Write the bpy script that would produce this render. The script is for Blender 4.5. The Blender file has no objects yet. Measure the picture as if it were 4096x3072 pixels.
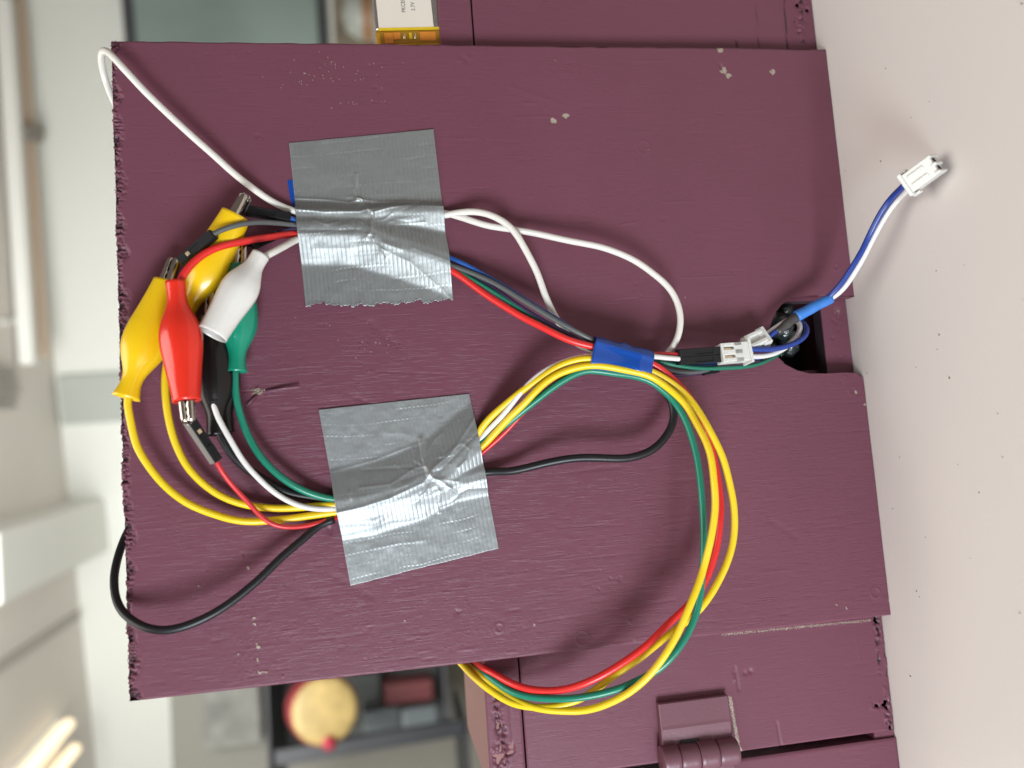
import bpy, math, random
import numpy as np
from mathutils import Vector, Matrix
random.seed(5); rng = np.random.default_rng(7)
scene = bpy.context.scene
col = scene.collection

# ------------------------------------------------------------------ camera
# board frame: u runs down the board, v to the viewer's left, n into the board; millimetres
F = 3265.45
T0 = np.array([-116.3208, -99.3317, 236.0721])
R1 = np.array([0.98457895, -0.05662684, 0.16552247])
R2 = np.array([0.07305641, 0.99280101, -0.09491535])
RN = np.array([-0.15895611, 0.10554414, 0.98162793])
CU, CV, CN = -R1 @ T0, -R2 @ T0, -RN @ T0
BH, BW = 225.0, 185.76                       # board height and width
def w3(u, v, n): return np.stack([-np.asarray(v, float), np.asarray(n, float), BH - np.asarray(u, float)], -1) * 0.001
def ray(px, py):
    d = np.array([(px - 2048) / F, (py - 1536) / F, 1.0])
    return np.array([R1 @ d, R2 @ d, RN @ d])
def UV(px, py, h=0.0):
    d = ray(px, py); k = (-h - CN) / d[2]
    return CU + k * d[0], CV + k * d[1]
def lift(px, py, h):                          # the bundle stands off the board near the blue wrap and in the big loop
    if h <= 1.6: return h
    w = min(1, (h - 1.6) / 3)
    a = 4.6 * math.exp(-(math.hypot(px - 2480, py - 1430) / 430) ** 2) * w
    k = max(0, min(1, max((px - 2620) / 260, (py - 2000) / 400))) * max(0, min(1, (py - 1450) / 250)); k = k * k * (3 - 2 * k)
    return h + a + max(0, h - 8.0) * 1.05 * k
def P(px, py, h=0.0):
    h = lift(px, py, h)
    u, v = UV(px, py, h); return w3(u, v, -h)
def PZ(px, py, z):                            # on a level plane, metres
    d = ray(px, py); k = (BH - z * 1000 - CU) / d[0]
    return w3(CU + k * d[0], CV + k * d[1], CN + k * d[2])
def PY(px, py, y):                            # on an upright plane y = const, metres
    return P(px, py, -y * 1000)
CAMPOS = w3(CU, CV, CN)
cam = bpy.data.cameras.new("camera"); camo = bpy.data.objects.new("camera", cam); col.objects.link(camo)
def wd(c): return Vector((-R2[c], RN[c], -R1[c]))
right, down, fwd = wd(0), wd(1), wd(2)
m = Matrix.Identity(4)
for i in range(3):
    m[i][0] = right[i]; m[i][1] = -down[i]; m[i][2] = -fwd[i]; m[i][3] = CAMPOS[i]
camo.matrix_world = m
cam.sensor_width = 36; cam.lens = 36 * F / 4096
cam.clip_start = 0.01; cam.clip_end = 60
cam.dof.use_dof = True; cam.dof.focus_distance = 0.243; cam.dof.aperture_fstop = 8.5
scene.camera = camo
# ------------------------------------------------------------------ world and lamps
world = bpy.data.worlds.new("World"); scene.world = world; world.use_nodes = True
bg = world.node_tree.nodes["Background"]; bg.inputs[0].default_value = (1.0, 0.86, 0.76, 1); bg.inputs[1].default_value = 0.19
def area(name, loc, target, sx, sy, power, colr):
    l = bpy.data.lights.new(name, 'AREA'); l.shape = 'RECTANGLE'; l.size = sx; l.size_y = sy; l.energy = power; l.color = colr
    o = bpy.data.objects.new(name, l); col.objects.link(o); o.location = loc
    o.rotation_euler = (Vector(target) - Vector(loc)).to_track_quat('-Z', 'Y').to_euler(); return o
area("window_light", (-0.84, -0.74, 0.15), (-0.1, 0, 0.11), 0.34, 0.38, 15.8, (0.86, 0.94, 1.0))
area("overhead_fill", (-0.25, -0.28, 1.42), (-0.15, -0.1, 0), 1.0, 1.0, 15.2, (1.0, 0.955, 0.89))  # unseen soft overhead source, added to brighten the table top
area("wall_fill", (-0.7, 0.95, 1.0), (-0.6, 4.0, 0.75), 1.6, 1.0, 63, (0.98, 0.985, 0.95))  # unseen fill lamp, added to brighten the far wall
scene.view_settings.view_transform = 'Standard'; scene.view_settings.look = 'None'; scene.view_settings.exposure = 0
scene.cycles.use_denoising = True
scene.cycles.max_bounces = 6

# ------------------------------------------------------------------ materials
MATS = {}
def mat(name, c, rough=0.5, metal=0.0, bump=None, var=0.0, vscale=60, spec=0.5, sss=0, coat=0, emit=None):
    if name in MATS: return MATS[name]
    M = bpy.data.materials.new(name); M.use_nodes = True; nt = M.node_tree; b = nt.nodes["Principled BSDF"]
    b.inputs['Roughness'].default_value = rough; b.inputs['Metallic'].default_value = metal
    b.inputs['Specular IOR Level'].default_value = spec; b.inputs['Coat Weight'].default_value = coat
    if sss: b.inputs['Subsurface Weight'].default_value = sss; b.inputs['Subsurface Radius'].default_value = (.003, .0015, .001); b.inputs['Subsurface Scale'].default_value = 1
    tc = nt.nodes.new('ShaderNodeTexCoord')
    nz = nt.nodes.new('ShaderNodeTexNoise'); nz.inputs['Scale'].default_value = vscale; nz.inputs['Detail'].default_value = 4
    nt.links.new(tc.outputs['Object'], nz.inputs['Vector'])
    mx = nt.nodes.new('ShaderNodeMix'); mx.data_type = 'RGBA'
    v = var if var else 0.04
    mx.inputs['A'].default_value = tuple(x * (1 - v) for x in c) + (1,); mx.inputs['B'].default_value = tuple(min(1, x * (1 + v)) for x in c) + (1,)
    nt.links.new(nz.outputs['Fac'], mx.inputs['Factor']); nt.links.new(mx.outputs['Result'], b.inputs['Base Color'])
    if emit: b.inputs['Emission Color'].default_value = emit[0] + (1,); b.inputs['Emission Strength'].default_value = emit[1]
    if bump:
        bs, bst, bd = bump
        n2 = nt.nodes.new('ShaderNodeTexNoise'); n2.inputs['Scale'].default_value = bs; n2.inputs['Detail'].default_value = 5
        bp = nt.nodes.new('ShaderNodeBump'); bp.inputs['Strength'].default_value = bst; bp.inputs['Distance'].default_value = bd
        nt.links.new(tc.outputs['Object'], n2.inputs['Vector']); nt.links.new(n2.outputs['Fac'], bp.inputs['Height']); nt.links.new(bp.outputs['Normal'], b.inputs['Normal'])
    MATS[name] = M; return M
def paint_mat(name, c, grain=1.0, flip=False):
    """old brushed paint on wood: brush lines along the grain; 'chip' bares the wood, 'rub' wears it"""
    M = bpy.data.materials.new(name); M.use_nodes = True; nt = M.node_tree; b = nt.nodes["Principled BSDF"]; L = nt.links.new
    b.inputs['Roughness'].default_value = 0.43; b.inputs['Specular IOR Level'].default_value = 0.26
    tc = nt.nodes.new('ShaderNodeTexCoord')
    def noise(sc, scale, det=5, rough=.55):
        mp = nt.nodes.new('ShaderNodeMapping'); mp.inputs['Scale'].default_value = sc; L(tc.outputs['Object'], mp.inputs['Vector'])
        n = nt.nodes.new('ShaderNodeTexNoise'); n.inputs['Scale'].default_value = scale; n.inputs['Detail'].default_value = det; n.inputs['Roughness'].default_value = rough
        L(mp.outputs['Vector'], n.inputs['Vector']); return n.outputs['Fac']
    st = (1, 1, .05) if not flip else (.05, 1, 1)
    g1r = noise(st, 2300, 3); g2 = noise((1, 1, .3), 900, 3); big = noise((1, 1, 1), 28, 3); speck = noise((1, 1, 1), 2600, 2, .7)
    def mixc(fac, a, bb):
        x = nt.nodes.new('ShaderNodeMix'); x.data_type = 'RGBA'
        for s, vv in (('Factor', fac), ('A', a), ('B', bb)):
            if isinstance(vv, tuple): x.inputs[s].default_value = vv + (1,)
            else: L(vv, x.inputs[s])
        return x.outputs['Result']
    def mathn(op, a, bb):
        x = nt.nodes.new('ShaderNodeMath'); x.operation = op
        for i, vv in enumerate((a, bb)):
            if isinstance(vv, (int, float)): x.inputs[i].default_value = vv
            else: L(vv, x.inputs[i])
        return x.outputs[0]
    base = mixc(big, tuple(x * .93 for x in c), tuple(x * 1.07 for x in c))
    at = nt.nodes.new('ShaderNodeAttribute'); at.attribute_name = 'chip'
    wood = mixc(speck, (.13, .10, .075), (.46, .40, .32))
    rubf = mathn('GREATER_THAN', mathn('ADD', at.outputs['Fac'], mathn('MULTIPLY', speck, 0.9)), 0.98)
    at3 = nt.nodes.new('ShaderNodeAttribute'); at3.attribute_name = 'pit'
    fin = mixc(at3.outputs['Fac'], mixc(rubf, base, wood), (.022, .014, .018)); L(fin, b.inputs['Base Color'])
    at2 = nt.nodes.new('ShaderNodeAttribute'); at2.attribute_name = 'grain'
    mr = nt.nodes.new('ShaderNodeMapRange'); mr.inputs['From Min'].default_value = .60; mr.inputs['From Max'].default_value = .72; mr.inputs['To Min'].default_value = 0; mr.inputs['To Max'].default_value = 1; L(g1r, mr.inputs['Value'])
    mr2 = nt.nodes.new('ShaderNodeMapRange'); mr2.inputs['From Min'].default_value = .40; mr2.inputs['From Max'].default_value = .30; mr2.inputs['To Min'].default_value = 0; mr2.inputs['To Max'].default_value = -1; L(g1r, mr2.inputs['Value'])
    g1 = mathn('ADD', mr.outputs[0], mr2.outputs[0])
    hgt = mathn('ADD', mathn('MULTIPLY', g1, mathn('ADD', 0.12, at2.outputs['Fac'])), mathn('MULTIPLY', g2, .35))
    bp = nt.nodes.new('ShaderNodeBump'); bp.inputs['Strength'].default_value = .4 * grain; bp.inputs['Distance'].default_value = .00022
    L(hgt, bp.inputs['Height']); L(bp.outputs['Normal'], b.inputs['Normal'])
    MATS[name] = M; return M
PUR = (0.136, 0.046, 0.069)
paint = paint_mat("plum_paint", PUR)
paint_edge = paint_mat("plum_paint_edge", PUR, 1.6)
paint_flat = mat("plum_paint_metal", (0.13, 0.05, 0.07), .42, bump=(900, .25, .0002), var=.06)
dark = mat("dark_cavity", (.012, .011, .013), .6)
paint_top_lit = paint_mat("plum_paint_lit_top", (.24, .11, .105), 1.2)  # plum lightened towards pink: warm light on the box top put into colour
yellow = mat("yellow_pvc", (.70, .49, .008), .36, bump=(700, .1, .0001))
yboot = mat("yellow_boot_vinyl", (.74, .46, .006), .25, bump=(250, .15, .0003), sss=.12)
redw = mat("red_pvc", (.62, .022, .02), .33)
rboot = mat("red_boot_vinyl", (.66, .025, .012), .22, bump=(250, .15, .0003), sss=.12)
redthin = mat("red_jumper_pvc", (.52, .02, .025), .35)
greenw = mat("green_pvc", (.006, .17, .105), .33)
gboot = mat("green_boot_vinyl", (.004, .21, .125), .2, bump=(250, .15, .0003), sss=.1)
gthin = mat("green_jumper_pvc", (.008, .14, .085), .35)
whitew = mat("white_pvc", (.63, .60, .555), .33)
wboot = mat("white_boot_vinyl", (.66, .62, .58), .2, bump=(250, .12, .0003), sss=.2)
whitewire = mat("white_jumper_pvc", (.64, .62, .60), .35)
blackw = mat("black_pvc", (.009, .009, .011), .4, spec=.4)
bboot = mat("black_boot_vinyl", (.006, .005, .005), .27, bump=(250, .2, .0003), spec=.35)
greyw = mat("grey_pvc", (.085, .09, .09), .4)
bluew = mat("blue_pvc", (.014, .04, .23), .35)
bluej = mat("blue_jumper_pvc", (.012, .075, .3), .38)
purplew = mat("violet_pvc", (.035, .016, .06), .4)
house = mat("black_housing", (.009, .009, .01), .5, bump=(500, .15, .0002), spec=.25)
houseg = mat("housing_side_glare", (.16, .15, .135), .5)  # window glare on a black housing's side, put into a grey colour
steel = mat("nickel_steel", (.50, .46, .41), .16, 1.0, bump=(600, .15, .0003))
gold = mat("gold_contact", (.8, .66, .45), .3, 1.0)
nylon = mat("white_nylon", (.62, .61, .575), .32, sss=.1)
nylon_dk = mat("nylon_recess", (.42, .38, .3), .4)
bluetape = mat("blue_vinyl_tape", (.004, .048, .26), .12, bump=(160, .04, .0004))
sleeve = mat("blue_sleeve", (.035, .17, .52), .5, bump=(600, .3, .0003), var=.2, vscale=300)
sleeve2 = mat("charred_sleeve", (.05, .045, .045), .35, bump=(800, .4, .0003), var=.4, vscale=300)
gloss_black = mat("glossy_black_wrap", (.015, .02, .02), .12, bump=(120, .8, .003))

def set_attr(me, name, arr):
    a = me.attributes.new(name, 'FLOAT', 'POINT'); a.data.foreach_set('value', np.asarray(arr, 'f').ravel())
def build(name, V, Fc, m, parent=None, smooth=True, kind=None, attrs=None):
    V = np.asarray(V, float).reshape(-1, 3)
    o0 = np.zeros(3)
    p = parent
    while p is not None: o0 = o0 + np.array(p.location); p = p.parent
    me = bpy.data.meshes.new(name)
    if isinstance(Fc, np.ndarray):
        n = len(Fc); k = Fc.shape[1]
        me.vertices.add(len(V)); me.vertices.foreach_set('co', (V - o0).astype('f').ravel())
        me.loops.add(n * k); me.loops.foreach_set('vertex_index', Fc.astype('i').ravel())
        me.polygons.add(n); me.polygons.foreach_set('loop_start', np.arange(0, n * k, k, dtype='i')); me.polygons.foreach_set('loop_total', np.full(n, k, 'i'))
        me.update(calc_edges=True)
    else:
        me.from_pydata([tuple(x) for x in (V - o0)], [], [tuple(f) for f in Fc]); me.update()
    if smooth: me.polygons.foreach_set('use_smooth', np.ones(len(me.polygons), bool))
    for an, av in (attrs or {}).items(): set_attr(me, an, av)
    me.materials.append(m)
    o = bpy.data.objects.new(name, me); col.objects.link(o)
    if parent is not None: o.parent = parent
    if kind: o['kind'] = kind
    return o
def thing(name, loc, label, cat, group=None):
    o = bpy.data.objects.new(name, None); col.objects.link(o); o.location = tuple(loc); o.empty_display_size = .01
    o['label'] = label; o['category'] = cat
    if group: o['group'] = group
    return o
def tag(o, label=None, cat=None, group=None, kind=None):
    if label: o['label'] = label
    if cat: o['category'] = cat
    if group: o['group'] = group
    if kind: o['kind'] = kind
    return o
class MB:
    def __init__(s): s.v = []; s.f = []
    def add(s, V, Fc):
        k = len(s.v); s.v += [tuple(x) for x in V]; s.f += [tuple(i + k for i in f) for f in Fc]; return s
    def hexa(s, c8):                     # 8 corners: bottom 0-3, top 4-7
        return s.add(c8, [(0, 3, 2, 1), (4, 5, 6, 7), (0, 1, 5, 4), (1, 2, 6, 5), (2, 3, 7, 6), (3, 0, 4, 7)])
    def box(s, lo, hi):
        x0, y0, z0 = lo; x1, y1, z1 = hi
        return s.hexa([(x0, y0, z0), (x1, y0, z0), (x1, y1, z0), (x0, y1, z0), (x0, y0, z1), (x1, y0, z1), (x1, y1, z1), (x0, y1, z1)])
    def obox(s, o, ax, ay, az, dims, off=(0, 0, 0)):   # oriented box, centre o + off
        o = np.asarray(o) + off[0] * ax + off[1] * ay + off[2] * az
        c = [o + ax * dims[0] / 2 * i + ay * dims[1] / 2 * j + az * dims[2] / 2 * k for k in (-1, 1) for (i, j) in ((-1, -1), (1, -1), (1, 1), (-1, 1))]
        return s.hexa(c)
    def build(s, name, m, parent=None, smooth=False, bevel=0, kind=None):
        o = build(name, s.v, s.f, m, parent, smooth, kind)
        if bevel:
            b = o.modifiers.new('bevel', 'BEVEL'); b.width = bevel; b.segments = 2; b.limit_method = 'ANGLE'
        return o
def nrm(a): a = np.asarray(a, float); return a / (np.linalg.norm(a) + 1e-12)

def catmull(pts, step):
    pts = np.asarray(pts, float); n = len(pts)
    if n == 2: pts = np.array([pts[0], (2 * pts[0] + pts[1]) / 3, (pts[0] + 2 * pts[1]) / 3, pts[1]]); n = 4
    ext = np.vstack([2 * pts[0] - pts[1], pts, 2 * pts[-1] - pts[-2]])
    out = []
    for i in range(n - 1):
        p0, p1, p2, p3 = ext[i:i + 4]
        a = .5
        t0 = 0; t1 = t0 + np.linalg.norm(p1 - p0) ** a + 1e-9; t2 = t1 + np.linalg.norm(p2 - p1) ** a + 1e-9; t3 = t2 + np.linalg.norm(p3 - p2) ** a + 1e-9
        k = max(2, int(np.linalg.norm(p2 - p1) / step))
        for j in range(k):
            t = t1 + (t2 - t1) * j / k
            A1 = (t1 - t) / (t1 - t0) * p0 + (t - t0) / (t1 - t0) * p1; A2 = (t2 - t) / (t2 - t1) * p1 + (t - t1) / (t2 - t1) * p2; A3 = (t3 - t) / (t3 - t2) * p2 + (t - t2) / (t3 - t2) * p3
            B1 = (t2 - t) / (t2 - t0) * A1 + (t - t0) / (t2 - t0) * A2; B2 = (t3 - t) / (t3 - t1) * A2 + (t - t1) / (t3 - t1) * A3
            out.append((t2 - t) / (t2 - t1) * B1 + (t - t1) / (t2 - t1) * B2)
    out.append(pts[-1]); return np.array(out)
def tube_geo(path, r, sides=14, rfun=None, cap=True):
    n = len(path); tang = np.gradient(path, axis=0); tang /= np.linalg.norm(tang, axis=1)[:, None] + 1e-12
    ref = np.array([0, -1.0, 0.02]); a = nrm(ref - (ref @ tang[0]) * tang[0]); V = []
    ang = np.arange(sides) * 2 * math.pi / sides
    for i in range(n):
        a = nrm(a - (a @ tang[i]) * tang[i]); b = np.cross(tang[i], a)
        rr = r * (rfun(i / (n - 1)) if rfun else 1)
        V.append(path[i] + rr * (np.cos(ang)[:, None] * a + np.sin(ang)[:, None] * b))
    V = np.concatenate(V); Fc = []
    for i in range(n - 1):
        for j in range(sides):
            k = (j + 1) % sides; Fc.append((i * sides + j, i * sides + k, (i + 1) * sides + k, (i + 1) * sides + j))
    if cap: Fc.append(tuple(range(sides - 1, -1, -1))); Fc.append(tuple((n - 1) * sides + j for j in range(sides)))
    return V, Fc
def relax(path, it=6):
    q = path.copy()
    for _ in range(it): q[1:-1] = .25 * q[:-2] + .5 * q[1:-1] + .25 * q[2:]
    return q
def wire(pts, r_mm, m, parent, name='wire', sides=14):
    p3 = [P(*p) if len(p) == 3 else p[0] for p in pts]
    path = relax(catmull(p3, .0009), 8)
    n_ = len(path); g_ = np.random.default_rng(int(abs(pts[0][0]) * 7 + len(pts))).normal(size=(n_ // 9 + 4, 3)); x_ = np.arange(n_) / 9.0; i_ = x_.astype(int); f_ = (x_ - i_)[:, None]; f_ = f_ * f_ * (3 - 2 * f_)
    path = path + .00010 * (g_[i_] * (1 - f_) + g_[i_ + 1] * f_)
    V, Fc = tube_geo(path, r_mm * .001, sides)
    o = build(name, V, Fc, m, parent); return o

# ------------------------------------------------------------------ numpy relief helpers
def vnoise(nu, nv, su, sv, seed):            # smooth value noise on a grid, su/sv cells
    g = np.random.default_rng(seed).random((int(nu / su) + 3, int(nv / sv) + 3)) * 2 - 1
    x = np.arange(nu) / su; y = np.arange(nv) / sv; xi = x.astype(int); yi = y.astype(int); fx = x - xi; fy = y - yi
    fx = fx * fx * (3 - 2 * fx); fy = fy * fy * (3 - 2 * fy)
    a = g[xi][:, yi]; b = g[xi + 1][:, yi]; c = g[xi][:, yi + 1]; d = g[xi + 1][:, yi + 1]
    fx = fx[:, None]; fy = fy[None, :]
    return (a * (1 - fx) + b * fx) * (1 - fy) + (c * (1 - fx) + d * fx) * fy
def seg_dist(U, Vv, pts):
    best = np.full(U.shape, 1e9); 
    for (x0, y0), (x1, y1) in zip(pts[:-1], pts[1:]):
        dx, dy = x1 - x0, y1 - y0; L2 = dx * dx + dy * dy + 1e-12
        t = np.clip(((U - x0) * dx + (Vv - y0) * dy) / L2, 0, 1)
        best = np.minimum(best, np.hypot(U - x0 - t * dx, Vv - y0 - t * dy))
    return best
def in_poly(U, Vv, poly):
    ins = np.zeros(U.shape, bool); n = len(poly)
    for i in range(n):
        x0, y0 = poly[i]; x1, y1 = poly[(i + 1) % n]
        c = ((y0 > Vv) != (y1 > Vv)) & (U < (x1 - x0) * (Vv - y0) / (y1 - y0 + 1e-12) + x0); ins ^= c
    return ins
def blur(H, it):
    for _ in range(it):
        Hp = np.pad(H, 1, mode='edge'); H = (Hp[:-2, 1:-1] + Hp[2:, 1:-1] + Hp[1:-1, :-2] + Hp[1:-1, 2:] + 4 * H) / 8
    return H

# ------------------------------------------------------------------ table
tb = MB().box((-0.75, -0.35, -0.03), (0.65, 0.62, 0.0))
table_m = mat("table_laminate", (.71, .675, .645), .42, bump=(750, .08, .0004), var=.02, vscale=6)
tag(tb.build("table", table_m, bevel=.002), "cream white laminate table top with fine orange peel texture under the board", "table")
# dark specks lying on the table
crumb_m = mat("crumb", (.20, .15, .14), .8)
crumbs = [(3541, 274, 1), (3716, 407, .7), (3643, 471, .6), (3521, 645, 1.1), (3377, 684, .7), (3755, 1340, 1.3), (3796, 1512, 1.5), (3467, 1494, 1), (3743, 1084, .8), (3748, 1398, .8), (3662, 1471, .6), (3989, 1654, .8), (4008, 1829, .9), (3596, 1829, .9), (3914, 1970, 1), (3665, 2365, 1), (3677, 2388, .7), (3640, 2705, 1.6), (3880, 2234, .6), (4078, 2453, 1.1), (3569, 2036, .7), (3830, 1858, .5), (4090, 1200, .6), (3570, 2035, .5), (4086, 14, 1.6), (3855, 1060, .5), (3700, 2150, .6)]
cm = MB()
for i, (px, py, s) in enumerate(crumbs):
    c = PZ(px, py, .0002); a = random.random() * 6.28; r = .00020 * s
    ring = [c + np.array([r * math.cos(a + k * 1.047) * (1.6 if k % 3 == 0 else .8), r * math.sin(a + k * 1.047) * 1.1, -.0002]) for k in range(6)]
    cm.add(ring + [c + np.array([0, 0, .0002 * s])], [(k, (k + 1) % 6, 6) for k in range(6)])
cm.build("crumbs", crumb_m, kind="stuff")

# ------------------------------------------------------------------ the plum board
def relief(name, u0, u1, v0, v1, step, n_front, Hfun, hole=None, snap=None, edge=None, m=None, parent=None, edge_round=.5):
    nu = int((u1 - u0) / step) + 1; nv = int((v1 - v0) / step) + 1
    u = np.linspace(u0, u1, nu); v = np.linspace(v0, v1, nv); U, V = np.meshgrid(u, v, indexing='ij')
    H, chip, grain, pit = Hfun(U, V)
    if snap is not None:
        for poly in snap:
            pp = np.array(poly + [poly[0]])
            d = seg_dist(U, V, pp); idx = np.argwhere(d < step * .62)
            for i, j in idx:
                q = np.array([U[i, j], V[i, j]]); bd = 1e9
                for a, b in zip(pp[:-1], pp[1:]):
                    ab = b - a; t = np.clip((q - a) @ ab / (ab @ ab + 1e-12), 0, 1); c = a + t * ab; dd = np.linalg.norm(q - c)
                    if dd < bd: bd = dd; bc = c
                U[i, j], V[i, j] = bc
    if edge_round:
        dd = np.minimum(np.minimum(U - u0, u1 - U), np.minimum(V - v0, v1 - V))
        H = H - .35 * np.clip(1 - dd / edge_round, 0, 1) ** 2
    if edge is not None: U, V, H = edge(U, V, H)
    W = w3(U, V, n_front - H).reshape(-1, 3)
    I = np.arange(nu * nv).reshape(nu, nv)
    Q = np.stack([I[:-1, :-1], I[:-1, 1:], I[1:, 1:], I[1:, :-1]], -1)
    if hole is not None:
        uc = (U[:-1, :-1] + U[1:, 1:]) / 2; vc = (V[:-1, :-1] + V[1:, 1:]) / 2
        keep = ~np.any([in_poly(uc, vc, p) for p in hole], axis=0); Q = Q[keep]
    Q = Q.reshape(-1, 4)
    return build(name, W, Q, m, parent, attrs={'chip': chip, 'grain': grain, 'pit': pit})
def add_streaks(H, U, V, step, u0, v0, n, seed, lo=.03, hi=.11, weight=None, l0=2, l1=16, tilt=-.02, sign=None, width=.3, swap=False):
    r = np.random.default_rng(seed); nu, nv = H.shape; k = 0
    for _ in range(n * 3):
        if k >= n: break
        cu = r.random() * (nu - 1); cv = r.random() * (nv - 1)
        if weight is not None and r.random() > weight(u0 + cu * step, v0 + cv * step): continue
        k += 1
        L = r.uniform(l0, l1) * (r.random() ** 1.5 + .15) / step; amp = r.uniform(lo, hi) * (1 if (sign or (r.random() < .35)) else -1); w = width * r.uniform(.6, 1.5) / step
        t = np.arange(-L / 2, L / 2, 1.0)
        a = cu + t; b = cv + t * tilt + np.sin(t * .03 + k) * .8
        if swap: a, b = cu + t * tilt, cv + t
        fall = np.clip(1 - np.abs(t) / (L / 2 + 1e-6), 0, 1) ** .5
        for o in (-2, -1, 0, 1, 2):
            if swap: ii = np.round(a).astype(int) + o; jj = np.round(b).astype(int); dd = (ii - a)
            else: ii = np.round(a).astype(int); jj = np.round(b).astype(int) + o; dd = (jj - b)
            ok = (ii >= 0) & (ii < nu) & (jj >= 0) & (jj < nv)
            H[ii[ok], jj[ok]] += (amp * fall * np.exp(-(dd / w) ** 2))[ok]
    return H
def blob(U, V, px, py, r, h=0):
    u, v = UV(px, py, h); return np.exp(-(((U - u) ** 2 + (V - v) ** 2) / (r * r)))
notch_px = [(3430, 1186), (3396, 1186), (3331, 1182), (3226, 1186), (3165, 1194), (3128, 1217), (3103, 1250), (3088, 1282), (3076, 1320), (3073, 1360), (3084, 1396), (3113, 1428), (3146, 1460), (3195, 1483), (3239, 1494), (3307, 1494), (3368, 1491), (3410, 1491), (3432, 1494), (3449, 1507), (3453, 1525)]
notch = [UV(*p) for p in notch_px]; notch_u = [tuple(x) for x in notch]
nlast = notch_u[-1]
notch_poly = [(BH + 3, notch_u[0][1])] + notch_u[1:-1] + [(BH + .02, nlast[1]), (BH + 3, nlast[1])]
STEP = .3
def board_H(U, V):
    nu, nv = U.shape
    H = .08 * vnoise(nu, nv, 90, 70, 1) + .03 * vnoise(nu, nv, 30, 26, 2) + .003 * vnoise(nu, nv, 40, 5, 3)
    lowmask = np.clip((V - 70) / 50, 0, 1) * np.clip((U + 60) / 160, .3, 1)
    wt = lambda u, v: .12 + .88 * min(1, max(0, (v - 75) / 45)) * (0.35 if u < 25 else 1)
    H = add_streaks(H, U, V, STEP, 0, 0, 1900, 11, .02, .085, wt, 1.5, 14, width=.22)
    H = add_streaks(H, U, V, STEP, 0, 0, 130, 12, .05, .13, wt, 4, 22)
    H += (.003 + .006 * lowmask) * vnoise(nu, nv, 18, 1.6, 5)
    chip = np.zeros_like(H)
    # small pits and grit
    r = np.random.default_rng(21)
    for _ in range(520):
        i, j = r.integers(2, nu - 3), r.integers(2, nv - 3); H[i:i + 2, j:j + 2] += r.choice([-.12, .09]) * r.random()
    def cluster(px, py, sx, sy, n, amp, seed, ch=0.0):
        rr = np.random.default_rng(seed)
        for _ in range(n):
            u, v = UV(px + rr.normal() * sx, py + rr.normal() * sy); i = int(round(u / STEP)); j = int(round(v / STEP))
            if 1 < i < nu - 2 and 1 < j < nv - 2:
                H[i, j] += amp * (.5 + rr.random())
                if ch and rr.random() < ch: chip[i, j] = 1
    cluster(1500, 1370, 70, 45, 110, .16, 31, .1); cluster(1180, 1300, 80, 40, 60, .1, 32, .04)
    cluster(1340, 290, 90, 40, 46, .14, 33, .75); cluster(1150, 320, 70, 40, 20, .1, 34, .4); cluster(1450, 415, 60, 8, 14, .1, 35, .6)
    cluster(2250, 290, 60, 30, 40, .12, 36, .1); cluster(2300, 880, 110, 40, 110, .12, 37); cluster(1120, 1450, 80, 60, 120, .07, 38)
    cluster(1960, 2520, 140, 40, 150, .1, 39); cluster(1150, 2500, 200, 130, 220, .09, 40); cluster(1700, 2400, 200, 60, 120, .09, 41)
    cluster(1000, 2600, 50, 100, 80, .12, 42); cluster(690, 2120, 20, 70, 25, -.14, 43)
    # named dents, chips and knots
    Un = U + .5 * vnoise(nu, nv, 2.2, 2.2, 71); Vn = V + .5 * vnoise(nu, nv, 2.2, 2.2, 72)
    for px, py, rr, dep, ch in [(2213, 484, .75, -.2, 1), (2263, 461, .8, -.2, 1), (2895, 283, 1.0, -.1, 1), (2912, 305, .8, -.05, 1), (2884, 262, .9, -.35, .4), (3091, 289, .8, -.15, 1), (2880, 199, .7, -.1, 1),
                           (2886, 288, .6, .1, .7), (3425, 1569, .7, -.3, .85), (1475, 1487, .35, -.2, .7), (1464, 1470, .3, .2, .2), (1513, 363, .9, -.1, .3), (1499, 348, .8, -.2, 0), (1858, 236, 1.1, -.2, 0), (1840, 243, .7, .15, 0), (1880, 230, .8, .1, 0),
                           (2590, 600, .6, .12, .45), (1030, 540, .6, -.2, 0), (738, 555, .5, -.2, 0), (680, 612, .4, -.2, 0), (1320, 2123, .8, -.4, .3),
                           (991, 2266, .45, .2, .9), (1014, 2473, .4, .2, .8), (1018, 2494, .4, .2, .8), (978, 2360, .35, .2, .8), (1032, 2578, .4, .2, .8), (1034, 2588, .35, .2, .8), (1033, 2640, .4, .2, .8), (970, 2220, .3, -.3, 0), (948, 2615, .3, .2, .7), (798, 2342, .3, .2, .6),
                           (1037, 2689, .3, .2, .9), (1046, 2690, .3, .2, .9), (1056, 2690, .3, .2, .9), (1066, 2690, .3, .2, .9), (1135, 2704, .3, .3, .4), (1620, 2482, .3, .1, .8), (2140, 2502, .35, .2, .9), (2520, 2492, .45, .2, .2), (3347, 2419, .3, .1, .9), (3388, 2429, .3, .1, .7), (1827, 2448, .7, -.25, 0),
                           (2478, 2315, .5, -.25, 0), (2445, 2316, .35, -.2, 0), (2398, 2356, .4, -.25, 0), (2820, 1205, .4, .2, .2), (2746, 1190, .35, .15, .8), (2758, 1225, .3, .1, .6), (2650, 780 + 400, .3, .1, 0), (3430, 258, .5, .05, .5), (3561, 2400, .6, .0, .9), (3460, 1615, .5, 0, .8)]:
        b = blob(Un, Vn, px, py, rr); H += dep * b
        if ch: chip = np.maximum(chip, np.clip(b * 1.6, 0, 1) * ch)
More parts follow.
